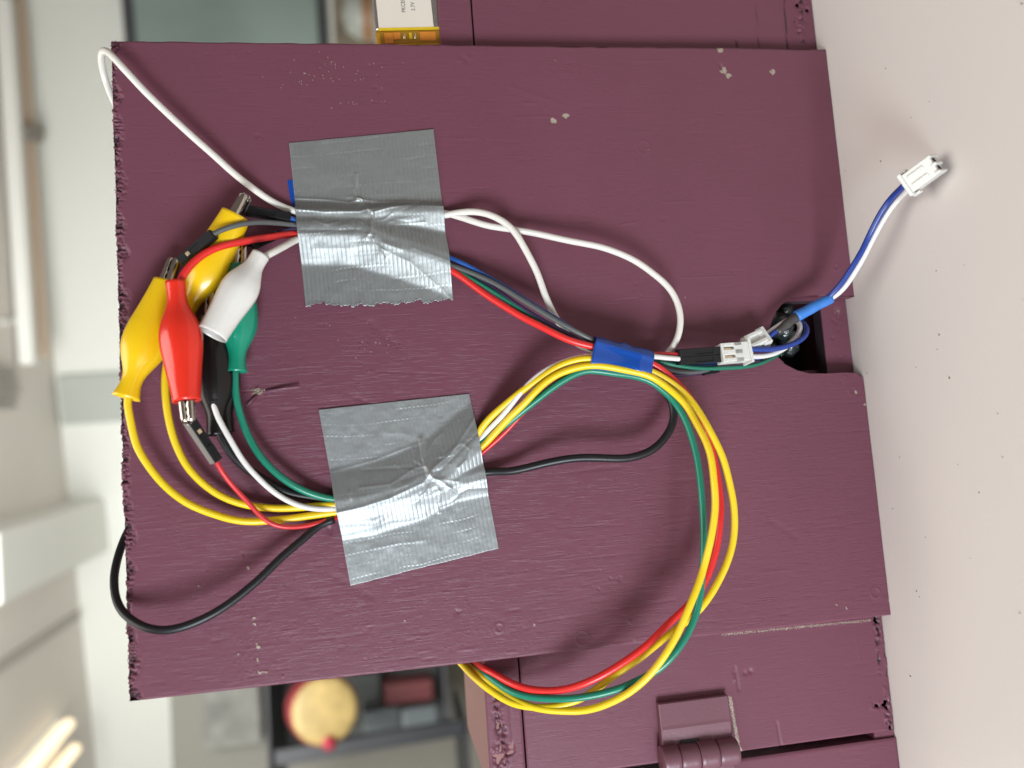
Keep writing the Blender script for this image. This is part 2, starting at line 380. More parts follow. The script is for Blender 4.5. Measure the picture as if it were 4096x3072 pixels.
    # nail heads under the paint: raised rims
    for px, py, rr, amp in [(3344, 1068, 1.0, .13), (3502, 2371, 1.6, .16), (1996, 2511, 1.3, .16), (2330, 2553, 2.0, .1), (3410, 1562, 1.2, .1), (1405, 1600, 3.4, .05), (2575, 590, 2.2, .08), (3378, 1514, .7, .15), (520, 2355, .6, .25)]:
        u, v = UV(px, py); d = np.hypot(U - u, (V - v)); H += amp * np.exp(-((d - rr) / .28) ** 2) - amp * .5 * np.exp(-(d / (rr * .7)) ** 2)
    # splintered knot with its split lines
    for a, b, dep, w in [((1075, 1560), (1195, 1545), .3, .22), ((1020, 1590), (985, 1620), -.35, .25), ((1470, 1487), (1500, 1487), .2, .2), ((1500, 1487), (1790, 1497), -.12, .22), ((960, 1568), (1000, 1565), -.2, .2), ((870, 2048 - 430), (960, 1615), -.18, .2),
                         ((2150, 2490), (2700, 2400), -.09, .2), ((2230, 2110), (2500, 2100), -.1, .2), ((2650, 2105), (2760, 2085), .1, .2), ((2060, 470), (2215, 465), .1, .2), ((860, 450), (1040, 450), .04, .2), ((2480, 900), (2560, 885), .12, .25), ((2950, 445), (3060, 440), .08, .2), ((1100, 2310), (1250, 2390), -.1, 1.6), ((1330, 2300), (1480, 2385), -.14, 1.2), ((1480, 1290), (1590, 1385), -.1, .9), ((2048, 350), (2240, 415), .06, .7), ((1400, 1580), (1460, 1605), -.12, .5), ((3130, 350), (3150, 350), .1, .2), ((2100, 1760), (2400, 1740), -.08, .2), ((3080, 2080), (3190, 2150), -.1, 1.0)]:
        H += dep * np.exp(-(seg_dist(U, V, [UV(*a), UV(*b)]) / w) ** 2)
    b = .6 * blob(U, V, 1030, 1563, 1.2) + .5 * blob(U, V, 1062, 1560, .7)
    H += b * (.35 + .5 * vnoise(nu, nv, 1.6, 1.6, 9)); chip = np.maximum(chip, np.clip(b * 1.3, 0, 1) * .8)
    b = blob(U, V, 1180, 1460, 8) * .14; chip = np.maximum(chip, b)
    # rough sawn top end
    er = np.clip(1 - U / (2.6 + 1.6 * vnoise(nu, nv, 900, 14, 51)), 0, 1)
    H += er ** .6 * 1.15 * (.5 * vnoise(nu, nv, 2.0, 1.7, 52) + .5 * vnoise(nu, nv, 5, 1.3, 53) + .4 * vnoise(nu, nv, 9, 6, 57) - .55)
    chip = np.maximum(chip, er * .33 * (vnoise(nu, nv, 2, 9, 54) > .35)); 
    band = blob(U, V, 470, 1180, 5) + blob(U, V, 500, 1840, 7) + blob(U, V, 515, 2090, 5)
    chip = np.maximum(chip, np.clip(band, 0, 1) * .30)
    return H, np.clip(chip, 0, 1), .15 + .85 * lowmask, np.clip(er * 2, 0, 1) * (H < -.6) * .7  # pit mask colours the sawn-edge crevices near-black, as shade
def board_edge(U, V, H):
    nu, nv = U.shape; jag = (.25 * vnoise(4, nv, 5, 23, 61)[0] + .2 * vnoise(4, nv, 5, 1.2, 62)[0] * (.4 + np.abs(vnoise(4, nv, 5, 40, 66)[0])))
    U = U + jag[None, :] * np.exp(-np.clip(U, 0, None) / .8)
    j2 = .18 * vnoise(nu, 4, 14, 5, 63)[:, 0]; V = V + j2[:, None] * np.exp(-np.clip(V, 0, None) / .5)
    return U, V, H
board = thing("plum_board", w3(BH, BW / 2, 2), "upright plum painted wooden board carrying the taped cables, notched at its foot", "wooden board")
relief("painted_face", 0, BH, 0, BW, STEP, 0, board_H, hole=[notch_poly], snap=[notch_poly], edge=board_edge, m=paint, parent=board)
# body of the board: outline extruded backwards
nin = notch_u[1:-1]
corner = lambda cu, cv, r, a0: [(cu + r * math.cos(a), cv + r * math.sin(a)) for a in np.linspace(a0, a0 + math.pi / 2, 5)]
outl = [(.35, .05)] + [(BH - .3, .05)] + [(BH - .05, notch_u[0][1])] + nin + [(BH - .05, nlast[1]), (BH - .3, BW - .05), (.35, BW - .05)]
jj = [(.25 + random.random() * .3, BW - k * BW / 80) for k in range(1, 80)]
outl += jj
V = [w3(u, v, .36) for u, v in outl] + [w3(u, v, 4.0) for u, v in outl]; n = len(outl)
Fc = [(i, (i + 1) % n, n + (i + 1) % n, n + i) for i in range(n)] + [tuple(range(n, 2 * n))]
build("board_core", V, Fc, paint_edge, board, smooth=False)
# frayed knot with two painted slivers standing out of it
for pa, pb, r in ((P(1062, 1563, .3), P(1196, 1545, 1.1), .0003), (P(1028, 1580, .3), P(986, 1626, .9), .00033)):
    Vt, Ft = tube_geo(np.array([pa, (pa + pb) / 2 + np.array([0, -.0002, 0]), pb]), r, 8, rfun=lambda t: 1 - .25 * t); build("sliver", Vt, Ft, paint_flat, board)
fr_ = MB()
for k in range(46):
    px, py = random.gauss(1036, 15), random.gauss(1562, 7); a0 = P(px, py, 0); an = random.choice([0, 3.1]) + random.gauss(0, .6); L_ = random.uniform(.5, 1.8) * .001
    d = np.array([0, 0, 0]) + L_ * np.array([-math.sin(an) * .6, -random.uniform(.1, .6), -math.cos(an)]); w_ = np.array([.00012, 0, .00008])
    fr_.add([a0 - w_, a0 + w_, a0 + np.array([0, -.0002, .0001]), a0 + d], [(0, 1, 3), (1, 2, 3), (2, 0, 3)])
fr_.build("frayed_wood", mat("frayed_wood", (.36, .31, .24), .8, var=.5, vscale=900), board, kind="stuff")
# splinters along the sawn end
sp = MB()
for k in range(150):
    v = random.random() * BW; L = random.uniform(.3, 1.1); u = random.uniform(.1, 1.9); w = random.uniform(.1, .25)
    a = random.uniform(-1.2, 1.2)
    du, dv = math.cos(a) * L, math.sin(a) * L
    b0 = w3(u, v - w, 0); b1 = w3(u, v + w, 0); b2 = w3(u + .1, v, -.35); t = w3(u + du, v + dv, -random.uniform(.1, .6))
    sp.add([b0, b1, b2, t], [(0, 1, 3), (1, 2, 3), (2, 0, 3)])
sp.build("splinters", paint_edge, board, kind="stuff")

# ------------------------------------------------------------------ the plum box behind
HB = -5.0                                        # its front face
utop = UV(1937, 2757, HB)[0]
def ub(px, py, h=HB): return UV(px, py, h)[0]
def vb(px, py, h=HB): return UV(px, py, h)[1]
v_left = vb(1958, 3195); v_right = -65.0
seam_u = ub(2090, 2850); low_u = ub(3140, 0)
ggap_v0, ggap_v1 = vb(3319, 2957), vb(3319, 2984)
box = thing("plum_box", w3(BH, 80, 40), "plum painted wooden box with hinged front standing behind the board", "wooden box")
DEPTH = 72
print('box', utop, seam_u, low_u, v_left, 'gap', ggap_v0, ggap_v1, BH)
def mk_H(seed, rough=0.0, swap=False, chips=(), lines=(), rub=()):
    def f(U, V):
        nu, nv = U.shape
        H = .05 * vnoise(nu, nv, 60, 60, seed) + .02 * vnoise(nu, nv, 14, 14, seed + 1)
        if rough:
            H += rough * (.5 * vnoise(nu, nv, 2.2, 6, seed + 2) + .35 * vnoise(nu, nv, 1.5, 1.5, seed + 3))
        H = add_streaks(H, U, V, .4, U[0, 0], V[0, 0], 160, seed + 4, .02, .06, None, 2, 12, swap=swap, width=.35)
        chip = np.zeros_like(H); pit = np.zeros_like(H); hf = vnoise(nu, nv, 1.4, 1.6, seed + 6) + .6 * vnoise(nu, nv, 4, 3, seed + 7)
        for px, py, r, d, ch in chips:
            b = blob(U, V, px, py, r, HB); H += d * b; chip = np.maximum(chip, np.clip(b * 1.5, 0, 1) * ch)
        for a, b, d, w, ch in lines:
            e = np.exp(-(seg_dist(U, V, [UV(*a, HB), UV(*b, HB)]) / w) ** 2); 
            if ch < 0: H += hf * e * -ch; pit = np.maximum(pit, (hf * e < -.32) * .95)
            else: H += d * e; chip = np.maximum(chip, e * ch)
        return H, chip, np.full_like(H, .25), pit
    return f
# front panel with the cable opening
op = [UV(3010, 1195, HB), UV(3283, 1186, HB), UV(3306, 1500, HB), UV(3030, 1505, HB)]
opu0, opu1 = ub(3040, 1350), ub(3293, 1340); opv0, opv1 = vb(3200, 1205), vb(3250, 1498)
opening = [(opu0, opv0), (opu1, opv0), (opu1, opv1), (opu0, opv1)]
relief("front_panel", seam_u + .25, BH - .1, v_right, ggap_v0, .4, 5, mk_H(101, chips=[(2935, 2690, .5, -.3, 0), (2940, 2720, .5, .25, .4), (2980, 2693, .7, -.4, .2), (3000, 2685, .7, -.4, .2), (1890, 60, .3, .1, .8), (1850, 30, .3, .1, .8), (3545, 2810, .8, -.8, .3), (3530, 2822, .6, -1.0, .3), (3512, 2826, .5, -1.0, 0), (3575, 2790, .8, .3, .1), (3205, 60, .9, .5, .2), (3190, 20, 1., -.6, .1), (3230, 40, .7, -.8, 0), (3350, 1240, 1.8, -.15, .42), (3352, 1262, 1.5, -.15, .42), (3345, 1290, .5, -.3, .4), (3334, 1280, .5, -.3, .3), (3330, 1352, .5, -.35, 0), (3360, 1430, .35, -.4, 0), (3355, 1320, .35, -.3, 0), (3365, 1300, .3, -.3, 0)],
       lines=[((2890, 2538), (3480, 2481), .05, .95, .55), ((3420, 2530), (3440, 2635), .1, .2, .2), ((2940, 2670), (2955, 2760), -.3, .35, .0), ((3108, 2890), (3124, 2985), -.35, .25, 0), ((2920, 2790), (2955, 2990), .08, 1.0, .64), ((2955, 2990), (2972, 3018), .08, 1.3, .66), ((1905, 130), (1912, 178), .1, .8, .35), ((2630, 2830), (2650, 3050), .0, 1.0, .2), ((3134, -40), (3152, 200), -1.6, .16, 0), ((3020, -40), (3036, 200), -.5, .14, 0), ((2946, 160), (2950, 200), -1.2, .2, 0), ((3503, 2475), (3512, 2550), 0, 1.0, -.7), ((3510, 2560), (3518, 2690), 0, .6, -.45), ((3540, 2560), (3550, 2700), 0, .5, -.4), ((3205, -20), (3205, 100), 0, 1.1, -.55), ((3190, 90), (3215, 175), 0, 1.0, -.5), ((3550, 2840), (3560, 2930), 0, 1.1, -.8), ((3575, 2850), (3600, 2935), 0, .8, -.7), ((3495, 2826), (3580, 2808), 0, .8, -.9), ((3540, 2750), (3548, 2790), 0, .7, -.4)]),
       hole=[opening], snap=[opening], m=paint, parent=box, edge_round=.4)
relief("top_panel", utop, seam_u - .25, v_right, v_left, .4, 5, mk_H(111, 0.0, chips=[(2042, 2990, 1.0, -.5, .1), (2020, 2935, .6, -.5, .1), (1990, 3040, 1.2, -.6, .2), (2016, 2805, .7, -.4, .1)],
       lines=[((1985, 2800), (2010, 3072), 0, 1.0, -.75), ((2010, 2900), (2030, 3090), 0, .8, -.8), ((1975, 3000), (1990, 3090), 0, .6, -.6), ((2020, 3020), (2050, 3010), -.9, .4, 0), ((1990, 3060), (2005, 2985), -.7, .3, .1), ((2018, 3032), (1975, 3025), -.9, .3, 0), ((2035, 2790), (2055, 3000), -.2, .4, .1)]), m=paint_edge, parent=box, edge_round=.5)
relief("side_lip", seam_u + .3, BH - .1, ggap_v1, vb(3640, 3170), .4, 4.4, mk_H(131), m=paint, parent=box, edge_round=.9)
c = MB()
# carcass: top, floor, side walls, back, front thickness
def slab(u0, u1, v0, v1, n0, n1):
    a = w3(u1, v1, n0); b = w3(u0, v0, n1); c.box(tuple(np.minimum(a, b)), tuple(np.maximum(a, b)))
TK = seam_u - utop - .5
slab(utop + .1, seam_u - .3, v_right, v_left - .1, 5.4, DEPTH); c.build("top_slab", paint_top_lit, box); c = MB()
slab(BH - 7, BH - .2, v_right, ggap_v1, 5.4, DEPTH); c.build("floor_slab", paint_edge, box); c = MB()
slab(seam_u + .3, BH - .3, ggap_v1 + .3, vb(3640, 3170) - .2, 4.9, DEPTH); c.build("side_wall", paint_edge, box); c = MB()
slab(seam_u + .2, BH - 7.1, v_right, v_left - 12, DEPTH - 5, DEPTH - .2); c.build("back_wall_panel", paint_edge, box); c = MB()
# thickness of the front door round the opening
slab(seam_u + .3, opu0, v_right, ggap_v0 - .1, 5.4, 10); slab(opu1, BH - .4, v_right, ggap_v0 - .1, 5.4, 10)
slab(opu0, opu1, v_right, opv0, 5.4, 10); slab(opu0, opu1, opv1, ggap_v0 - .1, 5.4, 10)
c.build("front_panel_core", mat("shaded_core", (.045, .028, .036), .6), box); c = MB()  # core coloured dark to carry the shade inside the opening
# inside glimpse: near-black sheet coloured as interior shade, plus a small painted batten
c = MB(); slab(opu0 - 8, opu1 + 8, opv0 - 10, opv1 + 10, 26, 28); c.build("interior_shade", dark, box)
c = MB(); slab(ub(3200, 1480, -9), ub(3300, 1480, -9) - 1, vb(3250, 1478, -9), vb(3250, 1500, -9) + 2, 10.5, 16); c.build("inner_batten", paint_flat, box, bevel=.0003)
# hinge
hp = [(2632, 2811), (2915, 2789), (2931, 2965), (2648, 2995)]
uh0, uh1 = ub(2640, 2850, -2), ub(2923, 2850, -2); vh0, vh1 = vb(2770, 2800, -2), vb(2790, 2982, -2); vax = vb(2800, 3026, -1)
m_ = MB(); vm = vb(2780, 2898, -2)
def q(u, v, n): return w3(u, v, n)
V = []
for u in (uh0, uh1):
    V += [q(u, vh0, 5.0), q(u, vh0 + .1, 2.7), q(u, vm - .4, 2.3), q(u, vm + .5, 2.15), q(u, vh1 + 3, 2.7), q(u, vh1 + 3, 5.0)]
Fc = [(i, i + 1, i + 7, i + 6) for i in range(5)] + [tuple(range(5, -1, -1)), tuple(range(6, 12))]
build("hinge_plate", V, Fc, paint_flat, box, smooth=False).modifiers.new('b', 'BEVEL').width = .0003
kx = [(2651, 2717), (2720, 2796), (2799, 2872), (2875, 2955)]
for i, (a, b_) in enumerate(kx):
    ua, ub_ = ub(a, 3020, 0) + .02, ub(b_, 3020, 0) - .02
    path = np.array([w3(ua + (ub_ - ua) * t, vax, 1.9) for t in (0, .02, .2, .5, .8, .98, 1)])
    rr = [.93, 1, 1, 1, 1, 1, .93]
    Vt, Ft = tube_geo(path, .0041 if i % 2 == 0 else .0039, 28, rfun=lambda t: .97 if t < .02 or t > .98 else 1)
    k_ = build("hinge_knuckle", Vt, Ft, paint_flat, box)
V = []
for (x0, x1, y0, y1) in ((2720, 2796, 2962, 2986), (2876, 2930, 2960, 2980)):
    e_ = MB(); a = P(x0, y0, -2.3); b_ = P(x1, y1, -2.3); e_.box((min(a[0], b_[0]), .0021, min(a[2], b_[2])), (max(a[0], b_[0]), .0032, max(a[2], b_[2]))); e_.build("hinge_slot_shade", dark, box)  # solid dark boxes; the shade of open slots is in their colour
lf = MB(); a = w3(uh1, vax + 14, 3.2); b_ = w3(uh0, vax + 1, 5.2); lf.box(tuple(np.minimum(a, b_)), tuple(np.maximum(a, b_))); lf.build("hinge_leaf", paint_flat, box, bevel=.0002)

# ------------------------------------------------------------------ duct tape
def tape_mat(name, c, warm=False):
    M = mat(name, c, .5, .74, bump=(420, .10, .0004), var=.05, vscale=160); return M
duct = tape_mat("grey_duct_tape", (.295, .31, .31)); duct2 = tape_mat("grey_duct_tape_light", (.30, .318, .325))
def soft_tape(name, corners, wires, creases, m, label, torn=False, seed=0, nx=250, ny=290, pinch=(1470, 900)):
    cu = [UV(*p) for p in corners]
    S, Tt = np.meshgrid(np.linspace(0, 1, nx), np.linspace(0, 1, ny), indexing='ij')
    U = ((1 - S) * cu[0][0] + S * cu[1][0]) * (1 - Tt) + ((1 - S) * cu[3][0] + S * cu[2][0]) * Tt
    Vv = ((1 - S) * cu[0][1] + S * cu[1][1]) * (1 - Tt) + ((1 - S) * cu[3][1] + S * cu[2][1]) * Tt
    H = np.full(S.shape, .12)
    for wv in wires:
        pts, r, top = wv[:3]; wu, wd_ = (wv[3], wv[4]) if len(wv) > 3 else (top * 1.15 + .2,) * 2
        q_ = np.array([UV(*p) for p in pts]); d = seg_dist(U, Vv, list(map(tuple, q_))); side = Vv > np.interp(U, q_[:, 0], q_[:, 1])
        H = np.maximum(H, top * np.clip(1 - (np.maximum(d - r, 0) / np.where(side, wd_, wu)), 0, 1))
    H = blur(H, 30) + .25
    H += .07 * vnoise(nx, ny, 30, 30, seed) + .05 * vnoise(nx, ny, 12, 15, seed + 1) + .018 * vnoise(nx, ny, 6, 5, seed + 2)
    for pts, amp, w in creases:
        d = seg_dist(U, Vv, [UV(*p) for p in pts]); H += amp * .6 * np.exp(-(d / w) ** 1.4) 
    r_ = np.random.default_rng(seed + 3); cx_, cy_ = pinch; u_, v_ = UV(cx_, cy_)
    for k in range(26):
        an = r_.random() * 6.283; r0 = r_.uniform(1, 12); L_ = r_.uniform(2, 9); sp_ = an + r_.normal() * .5; w_ = r_.uniform(.3, .8)
        a_ = (u_ + r0 * math.cos(an) * 1.2, v_ + r0 * math.sin(an) * .7); b_ = (a_[0] + L_ * math.cos(sp_), a_[1] + L_ * math.sin(sp_) * .6)
        mid = ((a_[0] + b_[0]) / 2 + r_.normal() * .6, (a_[1] + b_[1]) / 2 + r_.normal() * .6)
        H += r_.uniform(-.16, .22) * np.exp(-seg_dist(U, Vv, [a_, mid, b_]) / w_)
    H = blur(H, 1)
    wmm = np.hypot(cu[1][0] - cu[0][0], cu[1][1] - cu[0][1]); hmm = np.hypot(cu[3][0] - cu[0][0], cu[3][1] - cu[0][1])
    X = S * wmm + .12 * vnoise(nx, ny, 60, 60, seed + 4); Y = Tt * hmm + .8 * vnoise(nx, ny, 90, 500, seed + 12) + .5 * vnoise(nx, ny, 40, 200, seed + 5)
    rib = -np.abs(np.sin(math.pi * X / 1.22)) ** 8 * 0 - .10 * np.exp(-((np.mod(X, 1.22) - .6) / .17) ** 2)
    fy = np.mod(Y, 3.4); row = np.exp(-((fy - 1.7) / .33) ** 2); dim = -.07 * row * np.exp(-((np.mod(X + .61, 1.22) - .6) / .27) ** 2) + .05 * np.exp(-((fy - 1.15) / .2) ** 2) * np.exp(-((np.mod(X + .61, 1.22) - .6) / .27) ** 2)
    H += rib * (.7 + .3 * vnoise(nx, ny, 30, 30, seed + 6)) + dim * np.clip(.35 + .9 * vnoise(nx, ny, 34, 14, seed + 7), 0, 1)
    if torn:
        j = .5 * vnoise(nx, 4, 6, 3, seed + 8)[:, 0] + .35 * vnoise(nx, 4, 2.0, 3, seed + 9)[:, 0] + .5 * vnoise(nx, 4, 30, 3, seed + 10)[:, 0]
        Vv = Vv + j[:, None] * np.clip((Tt - .97) / .03, 0, 1); H += .3 * np.abs(vnoise(nx, ny, 3, 5, seed + 11)) * np.clip((Tt - .985) / .015, 0, 1)
    else:
        j = .08 * vnoise(nx, 4, 10, 3, seed + 8)[:, 0]; Vv = Vv + j[:, None] * np.clip((Tt - .97) / .03, 0, 1)
    W = w3(U, Vv, -np.maximum(H, .12)).reshape(-1, 3)
    I = np.arange(nx * ny).reshape(nx, ny); Q = np.stack([I[:-1, :-1], I[:-1, 1:], I[1:, 1:], I[1:, :-1]], -1).reshape(-1, 4)
    o = build(name, W, Q, m); sd = o.modifiers.new('thick', 'SOLIDIFY'); sd.thickness = .00014; sd.offset = -1
    tag(o, label, "duct tape", "grey duct tape patches on the board"); return o
t1w = [([(1120, 852), (1300, 858), (1440, 862), (1560, 845), (1830, 845)], .9, 2.9, 1.3, 7), ([(1120, 925), (1440, 935), (1600, 985), (1850, 1065)], 1.6, 3.7, 7, 8.5), ([(1150, 848), (1300, 853), (1500, 858), (1650, 850), (1800, 855)], .5, 2.5), ([(1150, 878), (1400, 900), (1600, 955), (1830, 1040)], .6, 1.9), ([(1150, 900), (1400, 935), (1600, 985), (1830, 1066)], .6, 1.9),
       ([(1150, 938), (1400, 955), (1600, 1010), (1830, 1086)], .7, 2.3), ([(1160, 960), (1350, 940), (1500, 900), (1700, 868)], .7, 2.3)]
t1c = [([(1185, 795), (1300, 800), (1400, 812), (1440, 800), (1520, 810), (1620, 808), (1780, 820)], .55, .45), ([(1190, 850), (1300, 860), (1440, 858), (1470, 848), (1490, 862), (1560, 842), (1640, 828), (1780, 838)], .5, .35),
       ([(1430, 795), (1450, 803)], .9, .5), ([(1425, 700), (1420, 760), (1440, 800), (1480, 845), (1488, 900), (1482, 945), (1465, 965)], .55, .5), ([(1482, 900), (1495, 870), (1475, 845)], .4, .4), ([(1482, 945), (1500, 990), (1530, 1010), (1545, 1035)], .45, .5), ([(1488, 905), (1530, 985), (1600, 1010)], .35, .7),
       ([(1260, 1002), (1400, 1002), (1470, 990)], .2, .9), ([(1530, 1010), (1640, 1060), (1800, 1190)], .45, 1.1), ([(1210, 935), (1440, 935)], -.25, .5), ([(1650, 1005), (1790, 1055)], .25, .7)]
soft_tape("duct_tape_patch", [(1157, 573), (1733, 518), (1813, 1203), (1222, 1222)], t1w, t1c, duct, "grey duct tape patch with torn lower edge over the white wire, upper of two", torn=True, seed=200)
t2w = [([(1290, 2035), (1450, 2015), (1620, 1965), (1790, 1880), (2000, 1700)], 2.0, 3.5, 9, 7.5), ([(1640, 1990), (1800, 1930), (2010, 1885)], 1.4, 3.0, 6, 4.5), ([(1310, 1992), (1450, 1985), (1600, 1950), (1760, 1880), (1960, 1700)], .7, 2.5), ([(1310, 2020), (1450, 2005), (1620, 1960), (1790, 1880), (1960, 1740)], .8, 2.6), ([(1310, 2050), (1450, 2030), (1640, 1980), (1800, 1890), (1960, 1760)], .8, 2.6), ([(1310, 2078), (1500, 2050), (1680, 1990), (1960, 1790)], .6, 2.1), ([(1310, 2090), (1500, 2075), (1700, 1960), (1990, 1885)], .7, 2.4)]
t2c = [([(1685, 1755), (1690, 1830), (1716, 1893)], .75, .7), ([(1716, 1893), (1740, 1862), (1800, 1815), (1850, 1740), (1898, 1668)], .45, .55), ([(1716, 1893), (1760, 1880), (1850, 1790), (1905, 1735)], -.35, .6), ([(1716, 1895), (1690, 1930), (1560, 1990), (1440, 2028), (1350, 2048)], .5, .7), ([(1440, 1950), (1560, 1935), (1660, 1870), (1700, 1865)], .3, .5), ([(1330, 1885), (1500, 1840), (1600, 1800), (1700, 1765)], .25, .6),
       ([(1400, 1965), (1405, 1990)], .4, .5), ([(1712, 1900), (1760, 1925), (1830, 1975), (1870, 1955), (1950, 1950)], .5, .6), ([(1830, 1985), (1800, 2010), (1750, 2025), (1755, 2048)], .4, .45), ([(1370, 2135), (1440, 2118), (1510, 2105), (1560, 2080), (1700, 2060)], .3, .8), ([(1450, 1880), (1650, 1870)], -.25, .5), ([(1850, 1775), (1875, 1800), (1860, 1840), (1830, 1870)], .4, .5), ([(1490, 2195), (1600, 2170), (1700, 2160)], .12, .8), ([(1540, 1730), (1620, 1735), (1650, 1750)], .12, .9), ([(1730, 1915), (1830, 1925)], .3, .6)]
soft_tape("duct_tape_patch", [(1275, 1639), (1876, 1575), (1994, 2193), (1402, 2342)], t2w, t2c, duct2, "crumpled lighter grey duct tape patch holding the yellow wires, lower of two", seed=300, pinch=(1716, 1893))
# scrap of blue tape under the upper patch
sc_ = MB(); pts = [(1149, 722), (1200, 712), (1215, 870), (1180, 860), (1160, 790)]
a = [P(x, y, .22) for x, y in pts]; b_ = [P(x, y, .02) for x, y in pts]; k = len(pts)
sc_.add(a + b_, [tuple(range(k)), tuple(range(2 * k - 1, k - 1, -1))] + [(i, k + i, k + (i + 1) % k, (i + 1) % k) for i in range(k)])
tag(sc_.build("blue_tape_scrap", bluetape), "scrap of blue tape sticking out from under the upper duct tape", "tape scrap")

# ------------------------------------------------------------------ crocodile clips
def frame(p0, p1, roll=0.0):
    a = nrm(p1 - p0); up = np.array([0, -1.0, 0]); nz = nrm(up - (up @ a) * a); l = np.cross(nz, a)
    c_, s_ = math.cos(roll), math.sin(roll); return a, c_ * l + s_ * nz, -s_ * l + c_ * nz
PROF = [(0, 2.75, 2.75), (.04, 2.6, 2.6), (.12, 2.45, 2.45), (.19, 2.6, 2.6), (.26, 3.6, 3.1), (.34, 4.9, 3.9), (.42, 5.6, 4.3), (.5, 5.75, 4.4), (.58, 5.5, 4.3), (.7, 4.9, 4.1), (.85, 4.25, 3.9), (.97, 3.8, 3.75), (1.0, 3.75, 3.7)]
def boot(p0, p1, m, parent, roll=0, sw=1.0, ridge=.9, prof=PROF, bend=0.0, mouth=1.0, tailflare=1.0):
    a, l, z = frame(p0, p1, roll); L = np.linalg.norm(p1 - p0); N = 44; S = 40
    ts = np.linspace(0, 1, N); pa = np.array(prof); rw = np.interp(ts, pa[:, 0], pa[:, 1]); rt = np.interp(ts, pa[:, 0], pa[:, 2])
    for _ in range(3): rw[1:-1] = .25 * rw[:-2] + .5 * rw[1:-1] + .25 * rw[2:]; rt[1:-1] = .25 * rt[:-2] + .5 * rt[1:-1] + .25 * rt[2:]
    mo = np.clip((ts - .6) / .4, 0, 1); rw = rw * (1 + (mouth - 1) * mo) ; rt = rt * (1 + (mouth - 1) * mo)
    tf = np.clip(1 - ts / .12, 0, 1); rw = rw * (1 + (tailflare - 1) * tf)
    V = []
    ang = np.arange(S) * 2 * math.pi / S
    for layer in (0, 1):
        for i in (range(N) if layer == 0 else range(N - 1, -1, -1)):
            t = ts[i]; k = sw * .001; off = -.45e-3 * layer
            cx = np.cos(ang); sx = np.sin(ang); pw = 1.0
            fac = .14e-3 * (np.cos(3 * (ang - .4)) ** 16) * (.3 + math.sin(math.pi * t)) * (1 - layer)
            rg = ridge * math.exp(-((t - .5) / .22) ** 2)
            zz = (rt[i] * k + off + fac) * np.sign(sx) * np.abs(sx) ** .95 + (rg * .001 * np.exp(-((cx + .1) / .28) ** 2)) * (sx > 0)
            ll = (rw[i] * k + off + fac) * np.sign(cx) * np.abs(cx) ** .95
            V.append(p0 + a * L * t + z * bend * .001 * math.sin(math.pi * t) + ll[:, None] * l + zz[:, None] * z)
    V = np.concatenate(V); n = 2 * N; Fc = [(i * S + j, i * S + (j + 1) % S, ((i + 1) % n) * S + (j + 1) % S, ((i + 1) % n) * S + j) for i in range(n) for j in range(S)]
    return build("boot", V, Fc, m, parent)
def jaws(p1, a, l, z, parent, length=9.0, openw=.6, w=2.0, jaws2=(1, 1)):
    """two pressed-steel channels with a rounded nose and saw teeth"""
    for s, on in ((1, jaws2[0]), (-1, jaws2[1])):
        if not on: continue
        V = []; N = 14; S = 13
        for layer in (0, 1):
            for i in range(N):
                t = i / (N - 1); x = -6 + (length + 6) * t; taper = 1 - .25 * t; nose = math.sqrt(max(0, 1 - max(0, (x - length + 1.6) / 1.6) ** 2)) if x > length - 1.6 else 1
                ww = max(.12, w * taper * (.35 + .65 * nose)); hh = 1.9 * taper * (.25 + .75 * nose) - .22 * layer; ww -= .22 * layer
                for j in range(S):
                    th = math.pi * j / (S - 1); cl = math.cos(th); sl = math.sin(th)
                    tooth = (.35 if (i % 2 == 0) else 0) * (1 if j in (0, S - 1) else 0)
                    lz = s * (openw / 2 + .05 + hh * (sl ** .6) - tooth + .12 * x / 6 * 0)
                    V.append(p1 + .001 * (a * x + l * (ww * np.sign(cl) * abs(cl) ** .7) + z * lz))
        Fc = []
        for ly in (0, 1):
            o = ly * N * S
            for i in range(N - 1):
                for j in range(S - 1):
                    f = (o + i * S + j, o + i * S + j + 1, o + (i + 1) * S + j + 1, o + (i + 1) * S + j); Fc.append(f if ly == 0 else f[::-1])
        o = N * S
        for i in range(N - 1):
            for j in (0, S - 1): Fc.append((i * S + j, (i + 1) * S + j, o + (i + 1) * S + j, o + i * S + j))
        for j in range(S - 1): Fc.append(((N - 1) * S + j, (N - 1) * S + j + 1, o + (N - 1) * S + j + 1, o + (N - 1) * S + j))
        build("jaw", V, Fc, steel, parent)
def clip(tail, mouth_, m, parent, roll=0, jl=9, jr=0.0, jw=2.0, **k):
    p0, p1 = P(*tail), P(*mouth_); boot(p0, p1, m, parent, roll, **k)
    a, l, z = frame(p0, p1, roll + jr); jaws(p1, a, l, z, parent, jl, w=jw); return p0, p1
